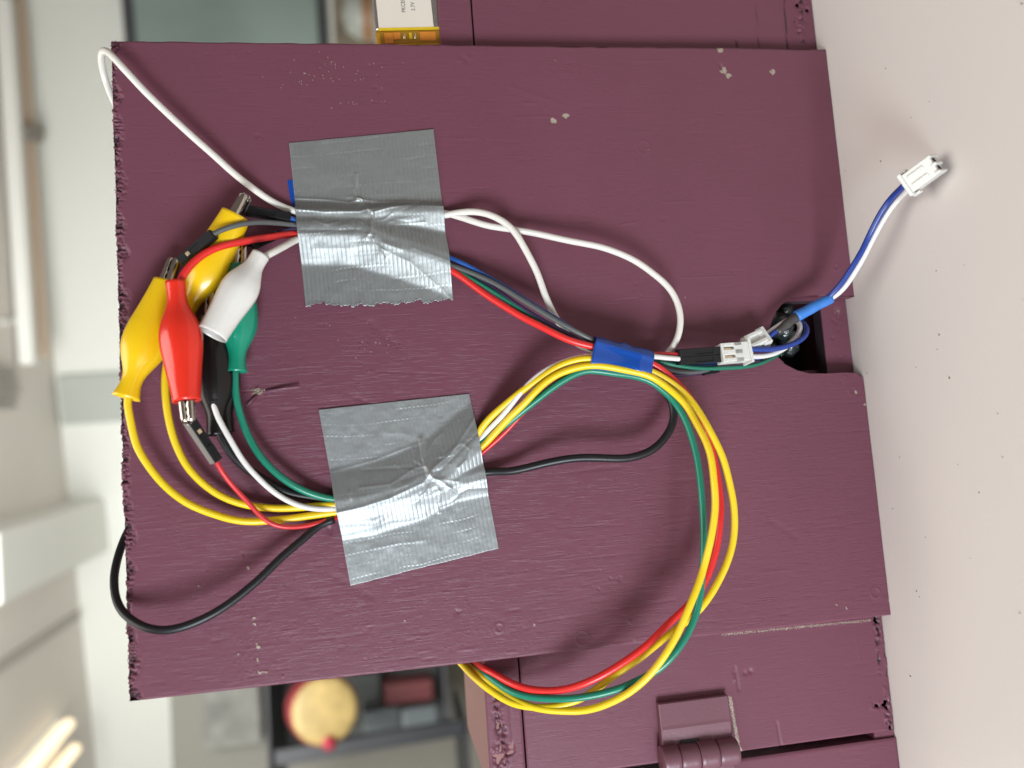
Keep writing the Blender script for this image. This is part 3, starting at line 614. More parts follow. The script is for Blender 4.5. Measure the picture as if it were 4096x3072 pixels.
def housing(p0, p1, parent, m=house, w=2.6, th=2.6, roll=0, wires=1, side=None, glint=True):
    """crimp housing; p0 is where the wire goes in"""
    a, l, z = frame(p0, p1, roll); L = np.linalg.norm(p1 - p0) * 1000; c = (p0 + p1) / 2
    b = MB(); k = .001
    W_ = w * wires
    # body with a stepped waist around the latch window
    b.obox(c, a, l, z, (L * k, W_ * k, (th - .3) * k), (0, 0, -.15 * k))
    for o in range(wires):
        yo = (o - (wires - 1) / 2) * w
        b.obox(c, a, l, z, (L * .36 * k, (w - .1) * k, .35 * k), (-L * .31 * k, yo * k, (th / 2 - .15) * k))
        b.obox(c, a, l, z, (L * .22 * k, (w - .1) * k, .35 * k), (L * .38 * k, yo * k, (th / 2 - .15) * k))
        for s in (-1, 1): b.obox(c, a, l, z, (L * .5 * k, w * .22 * k, .3 * k), (L * .05 * k, (yo + s * w * .36) * k, (th / 2 - .16) * k))
    ho = b.build("connector_housing", m, parent, bevel=.00012)
    if side is not None:
        MB().obox(c, a, l, z, (L * .98 * k, .08 * k, (th - .35) * k), (0, side * (W_ / 2 + .04) * k, -.15 * k)).build("side_glare", houseg, ho)
    if glint:
        for o in range(wires):
            yo = (o - (wires - 1) / 2) * w
            MB().obox(c, a, l, z, (L * .09 * k, w * .45 * k, .3 * k), (L * .21 * k, yo * k, (th / 2 - .2) * k)).build("contact", gold, ho, bevel=.00008)
    return ho

RC, RT = 1.02, .68      # wire radii: lead, jumper
# --- yellow lead A (lower left clip), outer loop
L = thing("crocodile_clip_lead", P(570, 1390, 8), "yellow clip lead whose boot overhangs the board's rough edge, left of the red clip", "clip lead", "coloured crocodile clip leads")
p0, p1 = clip((504, 1592, 9), (667, 1128, 6), yboot, L, roll=.25, jl=7.5, jr=1.2, sw=1.06, ridge=.3, mouth=.88, tailflare=1.25)
wire([(530, 1525, 9), (506, 1600, 9), (515, 1660, 8.6), (528, 1720, 8), (550, 1795, 7.5), (586, 1851, 7), (648, 1931, 6), (728, 1999, 5), (802, 2039, 4.3), (926, 2078, 3.6), (1037, 2088, 3), (1123, 2082, 2.4), (1234, 2064, 1.8), (1345, 2049, 1.4), (1450, 2030, 1.3), (1640, 1980, 1.3), (1800, 1880, 1.4), (1907, 1740, 1.8), (1950, 1680, 3.2), (2024, 1614, 5.2), (2110, 1547, 6.8), (2171, 1505, 7.6), (2233, 1464, 8.2), (2295, 1442, 8.6), (2357, 1434, 8.8), (2450, 1448, 8.8), (2540, 1464, 8.8), (2597, 1482, 9), (2665, 1518, 9.3), (2739, 1573, 9.8), (2789, 1635, 10.2), (2850, 1740, 11), (2900, 1851, 11.5), (2925, 1950, 11.6), (2937, 2048, 11.5), (2937, 2141, 11.3), (2912, 2246, 11), (2863, 2344, 10.6), (2795, 2440, 10.2), (2702, 2517, 10), (2604, 2593, 9.8), (2511, 2668, 9.4), (2418, 2733, 8.8), (2369, 2770, 8.4), (2295, 2808, 7.5), (2202, 2829, 6), (2110, 2828, 4), (2036, 2808, 1.8), (1975, 2771, -1), (1925, 2732, -2.6), (1890, 2700, -6), (1857, 2665, -10), (1800, 2600, -15), (1760, 2500, -18)], RC, yellow, L)
# --- yellow lead B (upper clip), inner loop
L = thing("crocodile_clip_lead", P(850, 1050, 8), "yellow clip lead under the grey jumper, its steel nose pointing at the black housing", "clip lead", "coloured crocodile clip leads")
p0, p1 = clip((728, 1275, 5), (945, 858, 8.5), yboot, L, roll=-.2, jl=6.5, jr=-.5, sw=1.0, ridge=.35, mouth=1.06)
wire([(770, 1200, 5), (722, 1285, 5), (690, 1370, 6.2), (668, 1450, 7), (658, 1518, 7.2), (662, 1598, 7), (679, 1703, 6.6), (710, 1796, 6), (759, 1876, 5), (833, 1950, 4), (914, 1999, 3.2), (988, 2024, 2.6), (1105, 2034, 2.4), (1220, 2030, 2.4), (1345, 2017, 1.8), (1450, 2003, 1.5), (1620, 1955, 1.5), (1790, 1870, 1.5), (1922, 1786, 1.6), (1962, 1750, 2.6), (2012, 1697, 4.4), (2048, 1658, 5.8), (2085, 1626, 7), (2128, 1582, 8.2), (2171, 1538, 8.6), (2233, 1496, 9), (2295, 1475, 9.2), (2350, 1464, 9.3), (2450, 1470, 9.2), (2530, 1484, 9.2), (2597, 1504, 9.6), (2665, 1549, 10.6), (2739, 1617, 12), (2789, 1697, 13.2), (2832, 1790, 14.2), (2857, 1890, 14.8), (2863, 2005, 15), (2858, 2070, 15), (2844, 2153, 15), (2813, 2276, 14.8), (2770, 2406, 14.6), (2715, 2523, 14.2), (2653, 2630, 13.6), (2585, 2712, 12.6), (2505, 2776, 11.2), (2418, 2818, 9.8), (2326, 2840, 8.4), (2233, 2844, 7), (2128, 2830, 4.6), (2050, 2796, 1.6), (1985, 2754, -1.6), (1940, 2715, -3), (1908, 2690, -7.2), (1880, 2665, -11.5), (1830, 2600, -17), (1790, 2500, -20)], RC, yellow, L)
# --- red lead
L = thing("crocodile_clip_lead", P(720, 1380, 17), "red clip lead with steel jaws biting the lowest black jumper housing", "clip lead", "coloured crocodile clip leads")
p0, p1 = clip((703, 1128, 15), (747, 1606, 17.5), rboot, L, roll=.1, jl=6.0, jr=1.45, sw=.98, ridge=.55, mouth=.95, jw=1.9)
wire([(708, 1180, 15), (712, 1150, 15), (722, 1120, 15), (742, 1085, 14.6), (774, 1048, 14), (827, 1008, 13.2), (888, 984, 12), (970, 967, 9.5), (1092, 946, 5), (1193, 935, 1.6), (1400, 955, 1.2), (1600, 1010, 1.2), (1799, 1077, 2), (1888, 1141, 4), (1981, 1203, 6), (2048, 1240, 7.4), (2110, 1277, 8.4), (2202, 1326, 9), (2283, 1363, 9), (2363, 1386, 8.8), (2450, 1405, 7.6), (2540, 1430, 7.4), (2604, 1452, 7.6), (2665, 1492, 7.4), (2715, 1540, 7.2), (2758, 1588, 7.2), (2815, 1690, 7.4), (2857, 1826, 8.2), (2875, 1919, 8.8), (2885, 2010, 9.4), (2881, 2090, 9.8), (2863, 2202, 10), (2826, 2313, 10), (2789, 2378, 10.2), (2745, 2430, 10.6), (2665, 2505, 11), (2573, 2591, 11), (2480, 2659, 10.8), (2387, 2712, 10.2), (2295, 2747, 9), (2202, 2763, 7), (2110, 2756, 4.6), (2048, 2735, 2.2), (1987, 2702, -1.8), (1950, 2682, -2.8), (1925, 2655, -3.2), (1900, 2600, -3.6)][:-2] + [(1918, 2662, -7.5), (1880, 2620, -14), (1840, 2540, -20)], RC, redw, L)
# --- white lead
L = thing("crocodile_clip_lead", P(940, 1180, 14), "white clip lead with an open barrel lying across the green boot", "clip lead", "coloured crocodile clip leads")
wprof = [(0, 2.6, 2.6), (.05, 2.5, 2.5), (.15, 2.6, 2.6), (.24, 3.6, 3.2), (.34, 4.8, 4.0), (.44, 5.3, 4.4), (.55, 5.1, 4.4), (.7, 4.6, 4.2), (.85, 4.3, 4.1), (1.0, 4.15, 4.1)]
boot(P(1043, 1020, 11), P(848, 1338, 15), wboot, L, roll=-.15, sw=.98, ridge=.4, prof=wprof)
wire([(1030, 1040, 11), (1067, 1021, 10.4), (1100, 1006, 9), (1132, 989, 7), (1165, 970, 4.4), (1195, 953, 2), (1350, 935, 1.3), (1500, 900, 1.3), (1700, 868, 1.3), (1782, 859, 1.6), (1845, 849, 3), (1919, 850, 5), (1993, 874, 6.4), (2048, 914, 7), (2079, 958, 7), (2110, 1015, 6.6), (2153, 1104, 5.6), (2184, 1190, 4.6), (2215, 1256, 4), (2262, 1330, 4), (2313, 1378, 4.2), (2363, 1398, 4.6), (2450, 1425, 5), (2560, 1445, 5)], RC, whitew, L)
# --- green lead
L = thing("crocodile_clip_lead", P(960, 1280, 6), "green clip lead with its boot tucked behind the white one", "clip lead", "coloured crocodile clip leads")
p0, p1 = clip((946, 1488, 6.5), (962, 1062, 6), gboot, L, roll=.1, jl=7.5, jr=1.5, sw=.93, ridge=.35, tailflare=1.15)
wire([(945, 1440, 6.5), (941, 1500, 6.5), (943, 1560, 6.2), (957, 1646, 5.8), (990, 1739, 5.2), (1035, 1817, 4.8), (1092, 1882, 4.6), (1153, 1930, 4.2), (1214, 1963, 3.8), (1271, 1984, 3), (1339, 1996, 1.8), (1450, 1985, 1.3), (1600, 1950, 1.2), (1760, 1880, 1.1), (1900, 1790, 1.2), (1960, 1745, 2.2), (2060, 1672, 4.8), (2122, 1622, 6), (2202, 1557, 7), (2283, 1506, 7.6), (2347, 1481, 7.8), (2450, 1492, 7.8), (2540, 1504, 7.6), (2604, 1524, 7.8), (2647, 1557, 8.2), (2702, 1612, 9), (2745, 1690, 10), (2776, 1789, 11), (2795, 1888, 11.8), (2807, 1990, 12.3), (2814, 2079, 12.4), (2815, 2202, 12.4), (2808, 2307, 12.3), (2799, 2394, 12.2), (2780, 2470, 12.2), (2745, 2542, 12.2), (2696, 2614, 12), (2641, 2672, 11.4), (2573, 2712, 10.4), (2480, 2752, 10.6), (2387, 2778, 10), (2295, 2793, 9.2), (2202, 2797, 7.6), (2110, 2787, 4.8), (2048, 2768, 2.4), (1999, 2740, -.8), (1950, 2702, -3), (1915, 2675, -8), (1870, 2620, -16), (1830, 2530, -21)], RC, greenw, L)
# --- black lead
L = thing("crocodile_clip_lead", P(880, 1550, 5.5), "black clip lead half hidden behind the red and white boots", "clip lead", "coloured crocodile clip leads")
p0, p1 = clip((866, 1742, 6.5), (848, 1262, 5.2), bboot, L, roll=.15, jl=8.0, jr=.9, sw=.98, ridge=.5)
wire([(868, 1700, 6.5), (880, 1740, 6.4), (898, 1768, 6), (925, 1817, 5.4), (978, 1870, 4.6), (1035, 1912, 3.8), (1112, 1955, 2.8), (1172, 1975, 2), (1271, 1990, 1.4), (1345, 2005, 1.1), (1500, 2075, 1.1), (1700, 1960, 1.1), (1938, 1888, 1.7), (2048, 1884, 3.5), (2171, 1854, 5), (2295, 1832, 5.8), (2418, 1833, 6), (2511, 1832, 6), (2604, 1802, 6), (2668, 1742, 6), (2697, 1676, 5.8), (2696, 1617, 5.4), (2668, 1566, 5), (2610, 1520, 5), (2540, 1490, 5.2), (2450, 1470, 5.4), (2360, 1462, 5.2)], 1.18, blackw, L)
# second, mostly hidden black boot
L = thing("crocodile_clip_lead", P(905, 1600, 3), "flattened black boot lying flat on the board beneath the other black clip", "clip lead", "coloured crocodile clip leads")
boot(P(906, 1728, 4.2), P(880, 1290, 3.9), bboot, L, roll=.0, sw=.8, ridge=.2)
wire([(904, 1700, 4.2), (912, 1745, 4), (930, 1800, 3.4), (985, 1862, 2.8), (1045, 1905, 2.2), (1120, 1948, 1.6), (1210, 1985, 1.2), (1300, 2000, 1.1)], .95, blackw, L)

# --- loose loops over the board edge
L = wire([(1340, 2078, 1.2), (1290, 2092, 1.4), (1225, 2145, 3.2), (1147, 2214, 5), (1061, 2293, 6.4), (926, 2406, 7.8), (802, 2483, 8.4), (679, 2520, 8.2), (586, 2512, 7.4), (512, 2470, 5), (469, 2405, 1.5), (454, 2326, -2), (466, 2240, -6), (491, 2165, -9), (530, 2090, -11), (600, 2000, -11)], 1.13, blackw, None, "black_cable")
tag(L, "thick black cable looping over the board's rough edge below the clips", "cable")
L = wire([(480, 460, -11), (439, 370, -9.5), (414, 296, -7), (404, 235, -2.5), (410, 203, 2), (426, 203, 5), (451, 228, 6.2), (555, 339, 6.8), (679, 460, 6.4), (802, 573, 5.6), (926, 685, 4.4), (1024, 762, 3.4), (1086, 805, 2.4), (1147, 836, 1.6), (1190, 851, 1.3), (1350, 856, 1.2), (1600, 858, 1.2), (1782, 852, 1.3), (1845, 870, 2.6), (1950, 902, 4.2), (2040, 915, 4.5), (2120, 928, 4.7), (2202, 947, 5), (2326, 970, 5.6), (2418, 990, 5.8), (2511, 1028, 6), (2591, 1073, 6.2), (2659, 1129, 6.4), (2704, 1195, 6.6), (2724, 1262, 6.6), (2720, 1326, 6.2), (2702, 1372, 5.6), (2671, 1412, 4.6), (2630, 1450, 3.4), (2560, 1470, 4)], .98, whitew, None, "white_cable")
tag(L, "long white cable looping from the board's upper corner through the duct tape", "cable")

# --- jumper wires
G = "thin jumper wires with black housings"
L = thing("jumper_wire", P(860, 930, 12), "grey jumper wire whose black housing crosses the upper yellow boot", "jumper wire", G)
housing(P(856, 935, 13.5), P(722, 1050, 10), L, roll=.15)
wire([(840, 948, 13.5), (866, 931, 13.4), (888, 920, 13.2), (949, 900, 12.4), (1031, 889, 9), (1112, 892, 5), (1189, 901, 1.8), (1400, 935, 1.1), (1600, 985, 1.1), (1799, 1060, 1.9), (1888, 1093, 4.4), (1981, 1137, 6.4), (2048, 1172, 7.4), (2110, 1213, 8), (2202, 1270, 8.4), (2295, 1322, 8.4), (2369, 1362, 7.6), (2450, 1405, 5), (2560, 1440, 3.6), (2647, 1466, 3), (2688, 1481, 2.8), (2742, 1490, 2.6), (2800, 1486, 2.4), (2835, 1481, 2.2)], .75, greyw, L)
MB().obox(P(2840, 1480, 1.8), *frame(P(2830, 1482, 2), P(2900, 1470, 2)), (.005, .0026, .0026)).build("connector_housing", house, L, bevel=.0001)
L = thing("jumper_wire", P(1070, 855, 4), "blue jumper wire with its black housing beside the upper yellow clip nose", "jumper wire", G)
housing(P(1162, 871, 3), P(982, 842, 5.5), L, roll=.1, glint=False)
V_, F_ = tube_geo(np.array([P(990, 843, 5.4), P(975, 842, 5.6), P(962, 842, 5.8)]), .0003, 8); build("pin", V_, F_, gold, L)
wire([(1150, 870, 3), (1175, 876, 2.2), (1192, 882, 1.5), (1400, 900, 1.1), (1600, 955, 1.1), (1796, 1028, 1.6), (1857, 1055, 3), (1919, 1090, 4.2), (2012, 1143, 5.2), (2110, 1205, 5.8), (2250, 1290, 6.2), (2369, 1370, 6), (2450, 1420, 4.4), (2600, 1448, 4.6), (2690, 1450, 4.4), (2800, 1456, 4.2), (2920, 1450, 4), (3000, 1440, 3.4), (3050, 1432, 3)], RT, bluej, L)
L = thing("jumper_wire", P(1040, 940, 4), "dark violet jumper wire ending in a black housing behind the red wire", "jumper wire", G)
housing(P(1110, 938, 3.5), P(1005, 985, 4.5), L, roll=-.3, glint=False)
V_, F_ = tube_geo(np.array([P(1010, 978, 4.4), P(975, 992, 5), P(942, 1003, 5)]), .0004, 8); build("pin", V_, F_, steel, L)
wire([(1100, 940, 3.5), (1150, 920, 2.5), (1192, 914, 1.6), (1400, 945, 1.1), (1600, 1000, 1.1), (1800, 1070, 1.5), (1880, 1098, 3), (1975, 1152, 5), (2048, 1203, 6.4), (2141, 1262, 7.4), (2233, 1318, 7.6), (2313, 1362, 7), (2380, 1392, 6), (2480, 1430, 3.6), (2600, 1478, 2.6), (2675, 1496, 2.2), (2729, 1501, 1.8), (2783, 1494, 1.6), (2850, 1478, 1.5)], RT, purplew, L)
L = thing("jumper_wire", P(2500, 1440, 4), "thin green jumper wire running below the white connector to the notch", "jumper wire", G)
wire([(1740, 1060, 1), (1799, 1072, 1.4), (1857, 1100, 3), (1950, 1152, 5), (2048, 1216, 6.6), (2110, 1254, 7.2), (2171, 1290, 7.4), (2233, 1326, 7.2), (2300, 1362, 6.6), (2380, 1402, 5.6), (2480, 1424, 4.6), (2607, 1438, 5), (2661, 1452, 5), (2722, 1464, 5.4), (2813, 1472, 5.6), (2903, 1472, 5.4), (2975, 1467, 5), (3041, 1454, 4), (3084, 1436, 2.4), (3117, 1414, -1), (3140, 1390, -7), (3150, 1360, -14)], RT, gthin, L)
L = thing("jumper_wire_pair", P(2780, 1425, 7), "red and white jumper pair sharing a double black housing plugged into the white connector", "jumper wire", G)
ho = housing(P(2710, 1429, 7.5), P(2884, 1417, 7.5), L, w=2.35, th=3.0, wires=2, glint=False, roll=.12)
wire([(1345, 2072, 1.2)] + [(1271, 2093, 2), (1197, 2106, 3), (1117, 2106, 4.6), (1073, 2090, 5.2), (1036, 2056, 5.8), (1000, 2012, 6.6), (961, 1971, 7.4), (925, 1935, 8.2), (892, 1894, 9.4), (872, 1858, 10.2), (862, 1838, 10.5)][::1], RT, redthin, L)
wire([(1345, 2072, 1.2), (1500, 2050, 1), (1680, 1990, 1), (1931, 1810, 1.2), (1993, 1759, 2.6), (2048, 1700, 4), (2128, 1610, 5.2), (2200, 1545, 6), (2290, 1480, 6.4), (2357, 1440, 6.6), (2450, 1420, 8), (2540, 1412, 8), (2605, 1414, 8), (2660, 1416, 7.8), (2707, 1418, 7.6), (2730, 1420, 7.5)], RT, redthin, L)
wire([(850, 1600, 8.5), (853, 1620, 8.6), (868, 1664, 8.8), (900, 1722, 8.6), (933, 1780, 8), (970, 1841, 7), (1022, 1902, 6), (1075, 1953, 5), (1135, 1993, 4.2), (1209, 2026, 4.0), (1271, 2036, 3.4), (1345, 2033, 1.8), (1450, 2015, 1), (1640, 1965, 1), (1800, 1880, 1), (1913, 1765, 1.2), (1960, 1712, 3), (2012, 1660, 5), (2085, 1568, 6.6), (2128, 1520, 7), (2190, 1474, 7.4), (2264, 1440, 7.8), (2357, 1420, 8), (2450, 1424, 9), (2540, 1424, 9), (2604, 1424, 9), (2648, 1431, 8.8), (2688, 1434, 8.4), (2722, 1437, 8), (2740, 1438, 7.8)], .78, whitewire, L)
ho = housing(P(867, 1845, 10.5), P(757, 1680, 14.5), L, roll=.7, side=1)
housing(P(852, 1612, 8.5), P(812, 1440, 8), L, roll=.3)

# --- blue tape wrap
def wrap():
    L0, L1 = P(2361, 1415, 6.9), P(2599, 1464, 7.2); a, l, z = frame(L0, L1, 0)
    # l should point to image down
    if (l @ (P(2400, 1500, 7) - P(2400, 1400, 7))) < 0: l = -l
    N, S = 46, 64; V = []
    eA, eB = P(2375, 1348, 7), P(2348, 1481, 7); fA, fB = P(2604, 1407, 7), P(2593, 1520, 7)
    for i in range(N):
        t = i / (N - 1)
        top = eA * (1 - t) + fA * t; bot = eB * (1 - t) + fB * t; c_ = (top + bot) / 2; half = np.linalg.norm(top - bot) / 2; ld = nrm(bot - top)
        bump = .0009 * math.exp(-((t - .52) / .09) ** 2) + .0003 * math.sin(t * 9)
        for j in range(S):
            th = 2 * math.pi * j / S; cx, sx = math.cos(th), math.sin(th)
            hx = half * np.sign(cx) * abs(cx) ** .8; thick = .0040 * (1 - .12 * abs(math.sin(t * 4)))
            hz = thick * np.sign(sx) * abs(sx) ** (.62)
            if sx > 0: hz += .0004 * math.exp(-((cx + .6 - .3 * t) / .2) ** 2) - .0003 * math.exp(-((cx + .1) / .25) ** 2)
            if cx < -.6: hx -= bump * (abs(cx) - .6) / .4
            V.append(c_ + ld * hx + z * hz + a * (.00012 * math.sin(th * 3 + i)) * (i in (0, N - 1)))
    Fc = [(i * S + j, i * S + (j + 1) % S, (i + 1) * S + (j + 1) % S, (i + 1) * S + j) for i in range(N - 1) for j in range(S)]
    o = build("blue_tape_wrap", V, Fc, bluetape); sd = o.modifiers.new('t', 'SOLIDIFY'); sd.thickness = .0003; sd.offset = 1
    tag(o, "glossy blue electrical tape wrapped round the bundle where all wires meet", "tape")
wrap()

# --- blue and white two-core cable with plugs
C2 = thing("two_core_cable", P(3150, 1330, 5), "blue and white two-core cable with white plugs, blue sleeve and its end over the table", "cable")
def xh(p0, p1, roll, big=1.0):
    a, l, z = frame(p0, p1, roll); Lm = np.linalg.norm(p1 - p0); o = (p0 + p1) / 2; k = .001 * big
    b = MB()
    W_, T_ = 6.2 * k, 4.6 * k
    b.obox(o, a, l, z, (Lm, W_, T_ * .62), (0, 0, -T_ * .19)); 
    b.obox(o, a, l, z, (Lm * .56, W_, T_ * .38), (-Lm * .22, 0, T_ * .31))
    b.obox(o, a, l, z, (Lm * .08, W_, T_ * .38), (Lm * .46, 0, T_ * .31))
    for yy, ww in ((-.40, .20), (0, .28), (.40, .20)): b.obox(o, a, l, z, (Lm * .64, W_ * ww, T_ * .38), (.1 * Lm, W_ * yy, T_ * .31))
    b.obox(o, a, l, z, (.9 * k, W_ * 1.28, T_ * 1.3), (-Lm * .5 + .3 * k, 0, 0))
    pl = b.build("plug_housing", nylon, C2, bevel=.00018)
    g = MB()
    for yy in (-.21, .21): g.obox(o, a, l, z, (Lm * .5, W_ * .12, .0004), (.1 * Lm, W_ * yy, T_ * .16))
    g.build("contact", gold, pl)
    return a, l, z
xh(P(2990, 1408, 8), P(2876, 1417, 8), .1, .93)
# second plug behind it, turned
a, l, z = frame(P(3050, 1350, 6), P(2975, 1385, 5), .4)
b = MB(); o = (P(3062, 1352, 5.5) + P(2972, 1385, 5)) / 2
b.obox(o, a, l, z, (.0075, .0048, .0036)); b.obox(o, a, l, z, (.0028, .0058, .0042), (-.003, 0, 0)); b.obox(o, a, l, z, (.006, .0012, .0012), (0, -.0016, .0022)); b.obox(o, a, l, z, (.006, .0012, .0012), (0, .0016, .0022))
b.build("plug_housing", nylon, C2, bevel=.0002)
wire([(2975, 1396, 8), (2990, 1395, 8), (3048, 1397, 8), (3120, 1393, 7.6), (3174, 1378, 7), (3212, 1355, 6), (3230, 1326, 4.6), (3224, 1300, 3), (3200, 1280, 1), (3160, 1280, -3)], .85, bluew, C2)
wire([(2975, 1424, 8), (2994, 1425, 8), (3066, 1421, 7), (3120, 1402, 6), (3167, 1368, 5), (3200, 1330, 4), (3208, 1298, 2.8), (3190, 1275, 1.4), (3150, 1280, -2)], .82, whitewire, C2)
wire([(3030, 1372, 5.6), (3055, 1362, 6), (3098, 1330, 6.6), (3130, 1305, 7), (3150, 1292, 7)], .8, bluew, C2)
wire([(3020, 1362, 5), (3045, 1350, 5), (3090, 1318, 5.6), (3130, 1292, 6.4), (3150, 1280, 6.6)], .75, whitewire, C2)
pth = relax(catmull([P(3108, 1330, 7), P(3140, 1302, 7.2), P(3175, 1275, 7.4), P(3215, 1250, 7.8)], .0006))
Vt, Ft = tube_geo(pth, .00145, 18, rfun=lambda t: .8 + .2 * min(1, t * 3) + .06 * math.sin(t * 21)); build("burnt_sleeve", Vt, Ft, sleeve2, C2)
pth = relax(catmull([P(3185, 1266, 7.5), P(3225, 1245, 8), P(3270, 1220, 8.6), P(3325, 1194, 9.4)], .0006))
Vt, Ft = tube_geo(pth, .00172, 18, rfun=lambda t: 1.02 - .12 * t + .02 * math.sin(t * 17)); build("sleeve", Vt, Ft, sleeve, C2)
PT = PZ(3690, 700, .0055); PE = PZ(3630, 752, .0085)
def onray(px, py, n_):   # wire points in mid-air: n_ mm in front of the board
    return P(px, py, n_)
hE = -(PE[1] * 1000)
wb = [(3300, 1202, 9), (3318, 1188, 9.6), (3350, 1152, 12), (3399, 1083, 17), (3442, 1016, 22), (3473, 945, 27), (3516, 866, 31), (3566, 795, 35), (3621, 738, hE)]
ww_ = [(3300, 1208, 8.6), (3325, 1197, 9.2), (3362, 1168, 11.6), (3412, 1100, 16.6), (3455, 1030, 21.5), (3489, 955, 26.5), (3534, 878, 30.5), (3586, 808, 34.5), (3638, 752, hE)]
wire(wb, .85, bluew, C2); wire(ww_, .8, whitewire, C2)
# end plug touching the table
tip = PZ(3748, 655, .0042); tail_ = PZ(3634, 738, .0078)
a = nrm(tip - tail_); up = np.array([-.25, -.45, .85]); z = nrm(up - (up @ a) * a); l = np.cross(z, a); o = (tip + tail_) / 2; LL = np.linalg.norm(tip - tail_)
LL = min(LL, .0105)
b = MB(); W_, T_ = .0056, .0044
b.obox(o, a, l, z, (LL, W_, T_)); b.obox(o, a, l, z, (.0012, W_ * 1.22, T_ * 1.15), (-LL * .5, 0, 0))
for s in (-1, 1):
    b.obox(o, a, l, z, (LL * .16, .0007, T_ * 1.2), (LL * .48, s * W_ * .42, 0)); b.obox(o, a, l, z, (LL * .55, .0008, .0006), (-.05 * LL, s * W_ * .22, T_ * .5))
    b.obox(o, a, l, z, (LL * .25, .0006, T_ * .5), (-LL * .42, s * W_ * .62, 0))
b.obox(o, a, l, z, (LL * .16, .0008, T_ * 1.1), (LL * .5, 0, 0))
pl = b.build("plug_housing", nylon, C2, bevel=.0002)
g = MB()
for s in (-1, 1): g.obox(o, a, l, z, (.0004, .0012, .0012), (LL * .5, s * W_ * .22, T_ * .1))
g.build("contact", dark, pl)

# --- glossy black bundle inside the opening
V, Fc = [], []
bb = thing("black_wrapped_bundle", P(3120, 1330, -8), "glossy black wrapped bundle showing inside the notch behind the sleeve", "cable bundle")
for (px, py, h, r, ln, ang) in [(3105, 1300, -6, .0042, .011, .9), (3150, 1375, -8, .0036, .010, -.4), (3090, 1400, -9, .003, .009, 1.2), (3140, 1255, -11, .003, .008, .2)]:
    c0 = P(px, py, h); N, S = 14, 18; Vv = []
    dirv = np.array([math.cos(ang), .1, math.sin(ang)]); dirv = nrm(dirv)
    pth = np.array([c0 + dirv * ln * (t - .5) for t in np.linspace(0, 1, N)])
    Vt, Ft = tube_geo(pth, r, S, rfun=lambda t: (1 - (2 * t - 1) ** 4) ** .5 * (1 + .12 * math.sin(t * 14 + px)) + .02)
    build("wrapped_lump", Vt, Ft, gloss_black, bb)

# ------------------------------------------------------------------ pouch battery on the box top
bt = thing("pouch_battery", P(1650, 60, -8), "flat silver pouch battery with amber tape end standing on the box top", "battery")
silver = mat("pouch_foil", (.72, .72, .74), .18, 1.0, bump=(200, .15, .0005)); labelm = mat("pouch_label", (.62, .56, .48), .45)
amber = mat("amber_film", (.55, .26, .012), .14, coat=.6, bump=(260, .5, .0008), var=.35, vscale=220); amber_d = mat("amber_edge", (.62, .42, .02), .2, bump=(300, .3, .0005), var=.2, vscale=300)
copper = mat("amber_copper_pad", (.62, .22, .03), .3, bump=(300, .3, .0004), var=.15, vscale=300); pcb = mat("amber_board", (.34, .17, .012), .3)
hb = -6.2
ex = nrm(P(1770, 100, hb) - P(1500, 100, hb)); A_ = P(1504, 110, hb); B_ = P(1792, 104, hb)      # across (image right)
ax_x = nrm(B_ - A_); ax_y = nrm(P(1530, -150, hb) - P(1498, 178, hb)); ax_y = nrm(ax_y - (ax_y @ ax_x) * ax_x); ax_z = np.cross(ax_x, ax_y)
if ax_z[1] > 0: ax_z = -ax_z
Wb = np.linalg.norm(B_ - A_); TB = .0052
base = P(1648, 118, hb) - ax_z * TB / 2          # centre of the amber / foil boundary
b = MB()
pr = []
for i in range(0, 25):
    th = math.pi * i / 12
    cx, sx = math.cos(th), math.sin(th); pr.append((Wb / 2 * np.sign(cx) * abs(cx) ** .16, TB / 2 * np.sign(sx) * abs(sx) ** .5))
pr = pr[:24]
def loft(segs, name, m, par, scale=lambda y: 1):
    V = [base + ax_x * x * scale(y) + ax_z * zz * scale(y) + ax_y * y for y in segs for x, zz in pr]; n = len(pr)
    Fc = [(i * n + j, i * n + (j + 1) % n, (i + 1) * n + (j + 1) % n, (i + 1) * n + j) for i in range(len(segs) - 1) for j in range(n)] + [tuple(range(n - 1, -1, -1)), tuple((len(segs) - 1) * n + j for j in range(n))]
    o = build(name, V, Fc, m, par); return o
loft([0, .001, .02, .045], "pouch", silver, bt)
loft([-.0052, -.0047, -.002, .0003], "amber_tape", amber, bt, scale=lambda y: 1.012)
fr = ax_z * (TB / 2)
MB().obox(base + fr, ax_x, ax_y, ax_z, (Wb * .76, .0445, .00016), (-Wb * .075, .0225, .0001)).build("label", labelm, bt)
MB().obox(base + fr, ax_x, ax_y, ax_z, (Wb * .93, .0009, .00012), (-.0, .00015, .0002)).build("tape_edge", amber_d, bt)
def pad(x0, x1, y0, y1, m, nm, par=bt, zt=.0002):
    MB().obox(base + fr, ax_x, ax_y, ax_z, ((x1 - x0) * Wb, (y1 - y0), .0004), (((x0 + x1) / 2 - .5) * Wb, (y0 + y1) / 2, zt)).build(nm, m, par, bevel=.0001)
pad(.05, .95, -.0046, -.0006, pcb, "circuit_board", zt=0)
pad(.11, .23, -.0046, -.0011, copper, "solder_pad", zt=.00025); pad(.235, .33, -.0034, -.0010, copper, "solder_pad", zt=.00022); pad(.60, .82, -.0040, -.0010, copper, "solder_pad", zt=.00024); pad(.45, .49, -.0034, -.0012, amber_d, "solder_pad", zt=.0003)
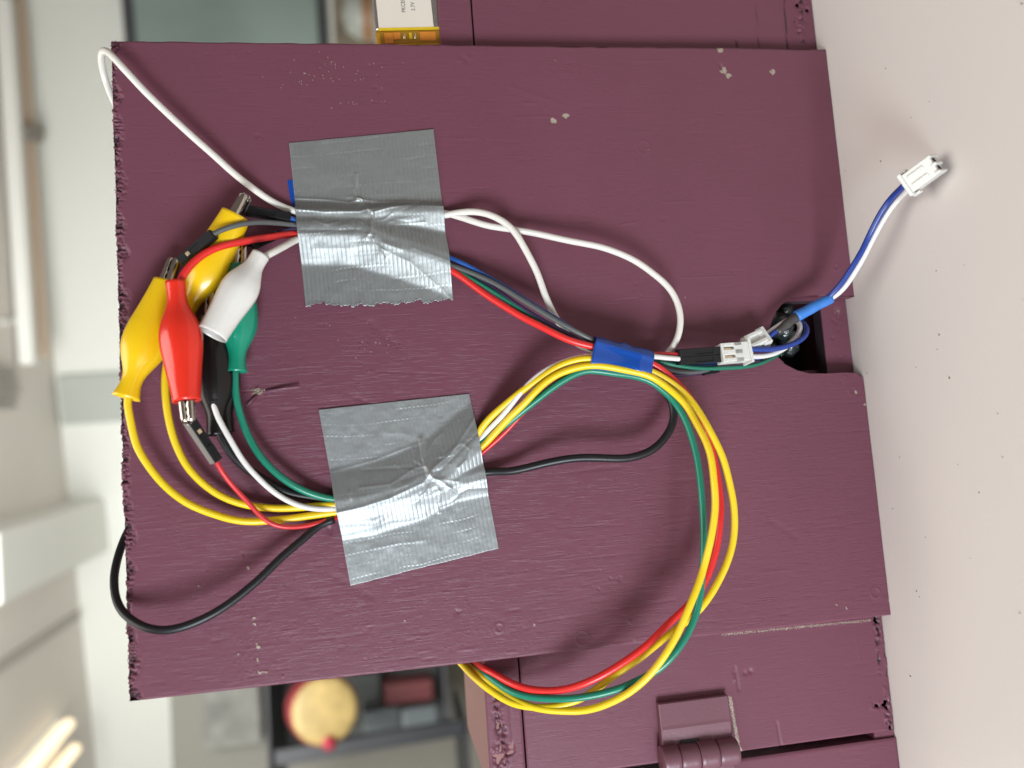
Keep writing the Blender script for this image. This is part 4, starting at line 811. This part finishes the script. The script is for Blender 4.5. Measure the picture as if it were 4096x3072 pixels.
for xx in (.385, .53):
    c0 = base + fr + ax_x * (xx - .5) * Wb - ax_y * .0022; pth = np.array([c0 + ax_y * t * .0024 for t in np.linspace(-.5, .5, 9)]); Vt, Ft = tube_geo(pth, .00042, 12, rfun=lambda t: (1 - (2 * t - 1) ** 2) ** .5 + .05); build("solder_joint", Vt, Ft, gold, bt)
ink = mat("grey_ink", (.12, .11, .11), .6)
def text3d(s, size, origin, xdir, ydir, zdir, m, par, name="printed_text"):
    cu_ = bpy.data.curves.new(name, 'FONT'); cu_.body = s; cu_.size = size; cu_.extrude = .00002; cu_.offset = .00001; cu_.space_character = 1.12
    to = bpy.data.objects.new(name, cu_); col.objects.link(to); bpy.context.view_layer.update()
    me = bpy.data.meshes.new_from_object(to.evaluated_get(bpy.context.evaluated_depsgraph_get())); bpy.data.objects.remove(to)
    V = [origin + xdir * v.co.x * .82 + ydir * v.co.y + zdir * v.co.z for v in me.vertices]; Fc = [tuple(p.vertices) for p in me.polygons]
    return build(name, V, Fc, m, par, smooth=False)
tz = fr + ax_z * .00022
text3d("PKCELL", .0018, P(1623, 51, hb) + ax_z * .00022 , ax_y, -ax_x, ax_z, ink, bt)
text3d("3.7V", .0018, P(1661, 45, hb) + ax_z * .00022, ax_y, -ax_x, ax_z, ink, bt)

# ------------------------------------------------------------------ the room far behind (out of focus)
ZC = 1.45
J0, J1 = PZ(70, 0, ZC), PZ(385, 3072, ZC)
wdir = nrm(J1 - J0); wn = np.cross(wdir, np.array([0, 0, 1.0])); wn = wn if wn[1] < 0 else -wn
def PW(px, py, off=0.0):
    d = ray(px, py); dw = np.array([-d[1], d[2], -d[0]]); o = J0 + wn * off; k = ((o - CAMPOS) @ wn) / (dw @ wn); return CAMPOS + dw * k
white_wall = mat("white_wall_paint", (.80, .82, .775), .8, bump=(40, .1, .002)); ceil_m = mat("ceiling_paint", (.74, .70, .65), .8, var=.05, vscale=2)
def panel_on_wall(name, px0, py0, px1, py1, depth, m, par=None, off=0.0, bevel=.004):
    a = PW(px0, py0, off); b_ = PW(px1, py1, off); s0 = (a - J0) @ wdir; s1 = (b_ - J0) @ wdir; z0, z1 = a[2], b_[2]
    q0 = J0 * np.array([1, 1, 0]); P_ = lambda s, z, d: q0 + wdir * s + np.array([0, 0, z]) + wn * (off + d)
    s0, s1 = min(s0, s1), max(s0, s1); z0, z1 = min(z0, z1), max(z0, z1)
    return MB().hexa([P_(s0, z0, 0), P_(s1, z0, 0), P_(s1, z0, depth), P_(s0, z0, depth), P_(s0, z1, 0), P_(s1, z1, 0), P_(s1, z1, depth), P_(s0, z1, depth)]).build(name, m, par, bevel=bevel)
q0 = J0 * np.array([1, 1, 0]); Pq = lambda s, z, d: q0 + wdir * s + np.array([0, 0, z]) + wn * d
MB().hexa([Pq(-3, -.8, -.1), Pq(6, -.8, -.1), Pq(6, -.8, 0), Pq(-3, -.8, 0), Pq(-3, ZC + .2, -.1), Pq(6, ZC + .2, -.1), Pq(6, ZC + .2, 0), Pq(-3, ZC + .2, 0)]).build("wall", white_wall, kind="structure")
MB().box((-5, .9, ZC), (4, 6, ZC + .08)).build("ceiling", ceil_m, kind="structure")
floor_m = mat("floor_boards", (.34, .31, .26), .6, var=.2, vscale=3)
MB().box((-6, -1.5, -.83), (5, 7, -.78)).build("floor", floor_m, kind="structure")
# ceiling trim
wood_t = mat("pale_wood_trim", (.66, .52, .40), .5, var=.1, vscale=3); white_t = mat("white_trim", (.85, .85, .81), .6)
def strip_on_ceiling(name, pa, pb, w, dep, m, par=None, z=ZC):
    a, b_ = PZ(*pa, z), PZ(*pb, z); d = nrm(b_ - a); s = np.cross(d, np.array([0, 0, 1.0])); dn = np.array([0, 0, -dep])
    return MB().hexa([a - s * w / 2 + dn, b_ - s * w / 2 + dn, b_ + s * w / 2 + dn, a + s * w / 2 + dn, a - s * w / 2, b_ - s * w / 2, b_ + s * w / 2, a + s * w / 2]).build(name, m, par, bevel=.004)
tr = thing("ceiling_rail", PZ(100, 700, ZC), "pale wooden twin rail running along the ceiling at far left, out of focus", "ceiling rail")
strip_on_ceiling("rail", (25, 0), (125, 1430), .035, .03, wood_t, tr, ZC - .02); strip_on_ceiling("rail", (65, 0), (160, 1430), .035, .03, wood_t, tr, ZC - .02)
strip_on_ceiling("rail_edge", (-10, 0), (85, 1460), .05, .05, white_t, tr, ZC - .01)
strip_on_ceiling("bracket", (40, 530), (110, 545), .05, .06, mat("grey_bracket", (.25, .22, .2), .5), tr, ZC - .01)
tag(strip_on_ceiling("ceiling_beam", (-200, 2290), (370, 2080), .22, .14, white_t), "broad white ceiling beam crossing at far left, out of focus", "ceiling beam")
tag(strip_on_ceiling("ceiling_batten", (-200, 2790), (300, 2460), .03, .02, mat("grey_batten", (.45, .42, .38), .7)), "thin grey batten across the ceiling above the bright lamp", "batten")  # thin strip, darker grey than the ceiling
vt = thing("ceiling_vent", PZ(20, 1560, ZC), "white slatted ceiling vent at the far left edge, out of focus", "vent")
for k in range(5): strip_on_ceiling("slat", (-60, 1460 + k * 42), (62 - abs(k - 2) * 8, 1490 + k * 34), .02, .02, mat("vent_slat", (.4, .38, .35), .6), vt)
strip_on_ceiling("vent_frame", (0, 1290), (180, 1260), .02, .012, white_t, vt)
# lit ceiling lamp, warm tubes
glow = mat("lamp_glow", (1, .8, .55), .5, emit=((1.0, .82, .55), 1.15))
lp = thing("ceiling_lamp", PZ(200, 2980, ZC - .06), "lit warm twin-tube ceiling lamp at the lower left corner of the picture", "lamp")
for (a, b_) in (((275, 2895), (60, 3150)), ((300, 2995), (170, 3160))):
    pth = catmull([PZ(*a, ZC - .05), PZ(*b_, ZC - .05)], .02); Vt, Ft = tube_geo(pth, .022, 16); build("lamp_tube", Vt, Ft, glow, lp)
strip_on_ceiling("lamp_body", (230, 2885), (20, 3120), .03, .02, white_t, lp)
# grey panel on the wall
tag(panel_on_wall("wall_panel", 240, 1500, 700, 1670, .03, mat("grey_green_panel", (.42, .45, .42), .5)), "grey-green square panel on the white wall left of the yellow boot", "wall panel")
# big grey-green screen, upper part of picture
tv = thing("screen", PW(900, 60, .1), "large grey-green glass screen with dark frame above the board's top edge", "screen")
panel_on_wall("screen_frame", 415, -900, 1330, 420, .04, mat("screen_frame_dark", (.06, .065, .07), .4), tv)
panel_on_wall("glass", 470, -860, 1290, 380, .05, mat("screen_glass", (.25, .32, .30), .28, var=.55, vscale=1.6), tv)  # blotchy colour noise stands in for reflections in the glass
# ornaments right of the screen
def ybox(name, px0, py0, px1, py1, y, dep, m, par=None, bevel=.004):
    a, b_ = PY(px0, py0, y), PY(px1, py1, y); x0, x1 = sorted((a[0], b_[0])); z0, z1 = sorted((a[2], b_[2]))
    return MB().box((x0, y, z0), (x1, y + dep, z1)).build(name, m, par, bevel=bevel)
tanm = mat("tan_card", (.21, .18, .13), .7, var=.6, vscale=16); orangem = mat("orange_band", (.26, .14, .07), .5); palem = mat("pale_ceramic", (.30, .32, .29), .4, var=.2, vscale=14)
tag(ybox("cardboard_box", 1318, -200, 1520, 300, 2.4, .12, tanm), "brown cardboard box edge left of the battery, out of focus", "box")
jr_ = thing("pale_jar", PY(1450, 100, 2.2), "pale jar with an orange band just left of the battery, out of focus", "jar")
def lathe(cx, cy, y, profile, m, name, par):
    c0 = PY(cx, cy, y); S = 28; V = [c0 + np.array([r * math.cos(2 * math.pi * j / S), r * math.sin(2 * math.pi * j / S), z_]) for z_, r in profile for j in range(S)]
    Fc = [(i * S + j, i * S + (j + 1) % S, (i + 1) * S + (j + 1) % S, (i + 1) * S + j) for i in range(len(profile) - 1) for j in range(S)]
    return build(name, V, Fc, m, par)
lathe(1462, 60, 2.2, [(.07, .01), (.06, .05), (.03, .07), (0.01, .075)], palem, "jar_body", jr_); lathe(1462, 60, 2.2, [(.012, .077), (-.02, .078)], orangem, "jar_band", jr_); lathe(1462, 60, 2.2, [(-.02, .075), (-.12, .07), (-.2, .05), (-.21, .01)], palem, "jar_foot", jr_)
# grey stone niche, shelf unit, drum, books at the bottom of the picture
stone = mat("grey_stone", (.17, .17, .155), .8, var=.8, vscale=13); beige = mat("beige_plaster", (.20, .195, .17), .8, var=.06, vscale=3)
ybox("plinth_wall", 672, 2560, 2300, 3600, 3.0, .1, beige); tag(bpy.data.objects["plinth_wall"], kind="structure")
tag(ybox("stone_block", 800, 2500, 1045, 2975, 2.9, .08, stone), "mottled grey stone slab left of the shelf unit, out of focus", "stone slab")
shm = mat("dark_shelf_metal", (.014, .015, .02), .45)
su = thing("shelf_unit", PY(1500, 2900, 2.3), "dark metal shelf unit beyond the box, holding a round drum", "shelf unit")
ybox("shelf_board", 1038, 2300, 1098, 3300, 2.3, .35, shm, su); ybox("shelf_board", 1748, 2300, 1800, 2890, 2.3, .35, shm, su)
ybox("shelf_board", 1850, 2880, 1905, 3400, 2.3, .35, shm, su)
a, b_ = PY(1100, 3030, 2.28), PY(1860, 2905, 2.28)
MB().obox((a + b_) / 2, nrm(b_ - a), np.array([0, 1.0, 0]), np.cross(nrm(b_ - a), np.array([0, 1.0, 0])), (np.linalg.norm(b_ - a), .03, .045)).build("shelf_post", shm, su, bevel=.004)
ybox("shelf_back", 1100, 2300, 1800, 2935, 2.66, .02, mat("shelf_back_dark", (.055, .06, .058), .6, var=.3, vscale=8), su)
# drum with gold skin and red rim
dr = thing("hand_drum", PY(1300, 2840, 2.15), "round drum with golden skin and red rim on the dark shelf", "drum")
C_ = PY(1300, 2842, 2.15); rad = np.linalg.norm(PY(1300 + 132, 2842, 2.15) - C_); nd = nrm(np.array([.10, -1.0, -.22])); e1 = nrm(np.cross(nd, [0, 0, 1.0])); e2 = np.cross(nd, e1)
def disc(c, r0, r1, d, S=48):
    V = [c + e1 * r * math.cos(2 * math.pi * j / S) + e2 * r * math.sin(2 * math.pi * j / S) + nd * dd for r, dd in zip(r0, d) for j in range(S)]
    return V, [(i * S + j, i * S + (j + 1) % S, (i + 1) * S + (j + 1) % S, (i + 1) * S + j) for i in range(len(r0) - 1) for j in range(S)]
goldskin = mat("golden_skin", (.33, .24, .09), .5, var=.5, vscale=26); rimred = mat("drum_red", (.22, .02, .03), .5)
V, Fc = disc(C_, [.0005, rad * .8, rad * .96, rad], None, [.012, .012, .008, 0]); build("drum_skin", V, Fc, goldskin, dr)
V, Fc = disc(C_, [rad, rad * 1.06, rad * 1.08, rad * 1.02], None, [.001, -.01, -.10, -.11]); build("drum_shell", V, Fc, rimred, dr)
ck = PY(1318, 2975, 2.12); V, Fc = tube_geo(np.array([ck, ck + nd * -.05]), .018, 14); build("drum_knob", V, Fc, mat("crimson_knob", (.28, .012, .03), .4), dr)
tag(ybox("red_book", 1535, 2740, 1735, 2800, 2.5, .1, mat("book_red", (.13, .018, .02), .5)), "dark red book lying on the shelf beside the drum, out of focus", "book")
for (p_, c_, nm, lb) in (((1450, 2850, 1600, 2925), (.13, .15, .16), "silver_case", "silver case on the shelf nearest the drum, out of focus"), ((1610, 2842, 1750, 2905), (.24, .28, .3), "silver_case", "brighter silver case on the shelf next to its upright end"),):
    tag(ybox(nm, *p_, 2.45, .1, mat("silver_" + lb[:4] + str(p_[0]), c_, .3, .5)), lb, "case", "silver cases on the shelf")
tag(ybox("grey_box", 1400, 2700, 1530, 2900, 2.55, .08, mat("charcoal_box", (.05, .055, .052), .6)), "charcoal box on the shelf behind the drum", "box")
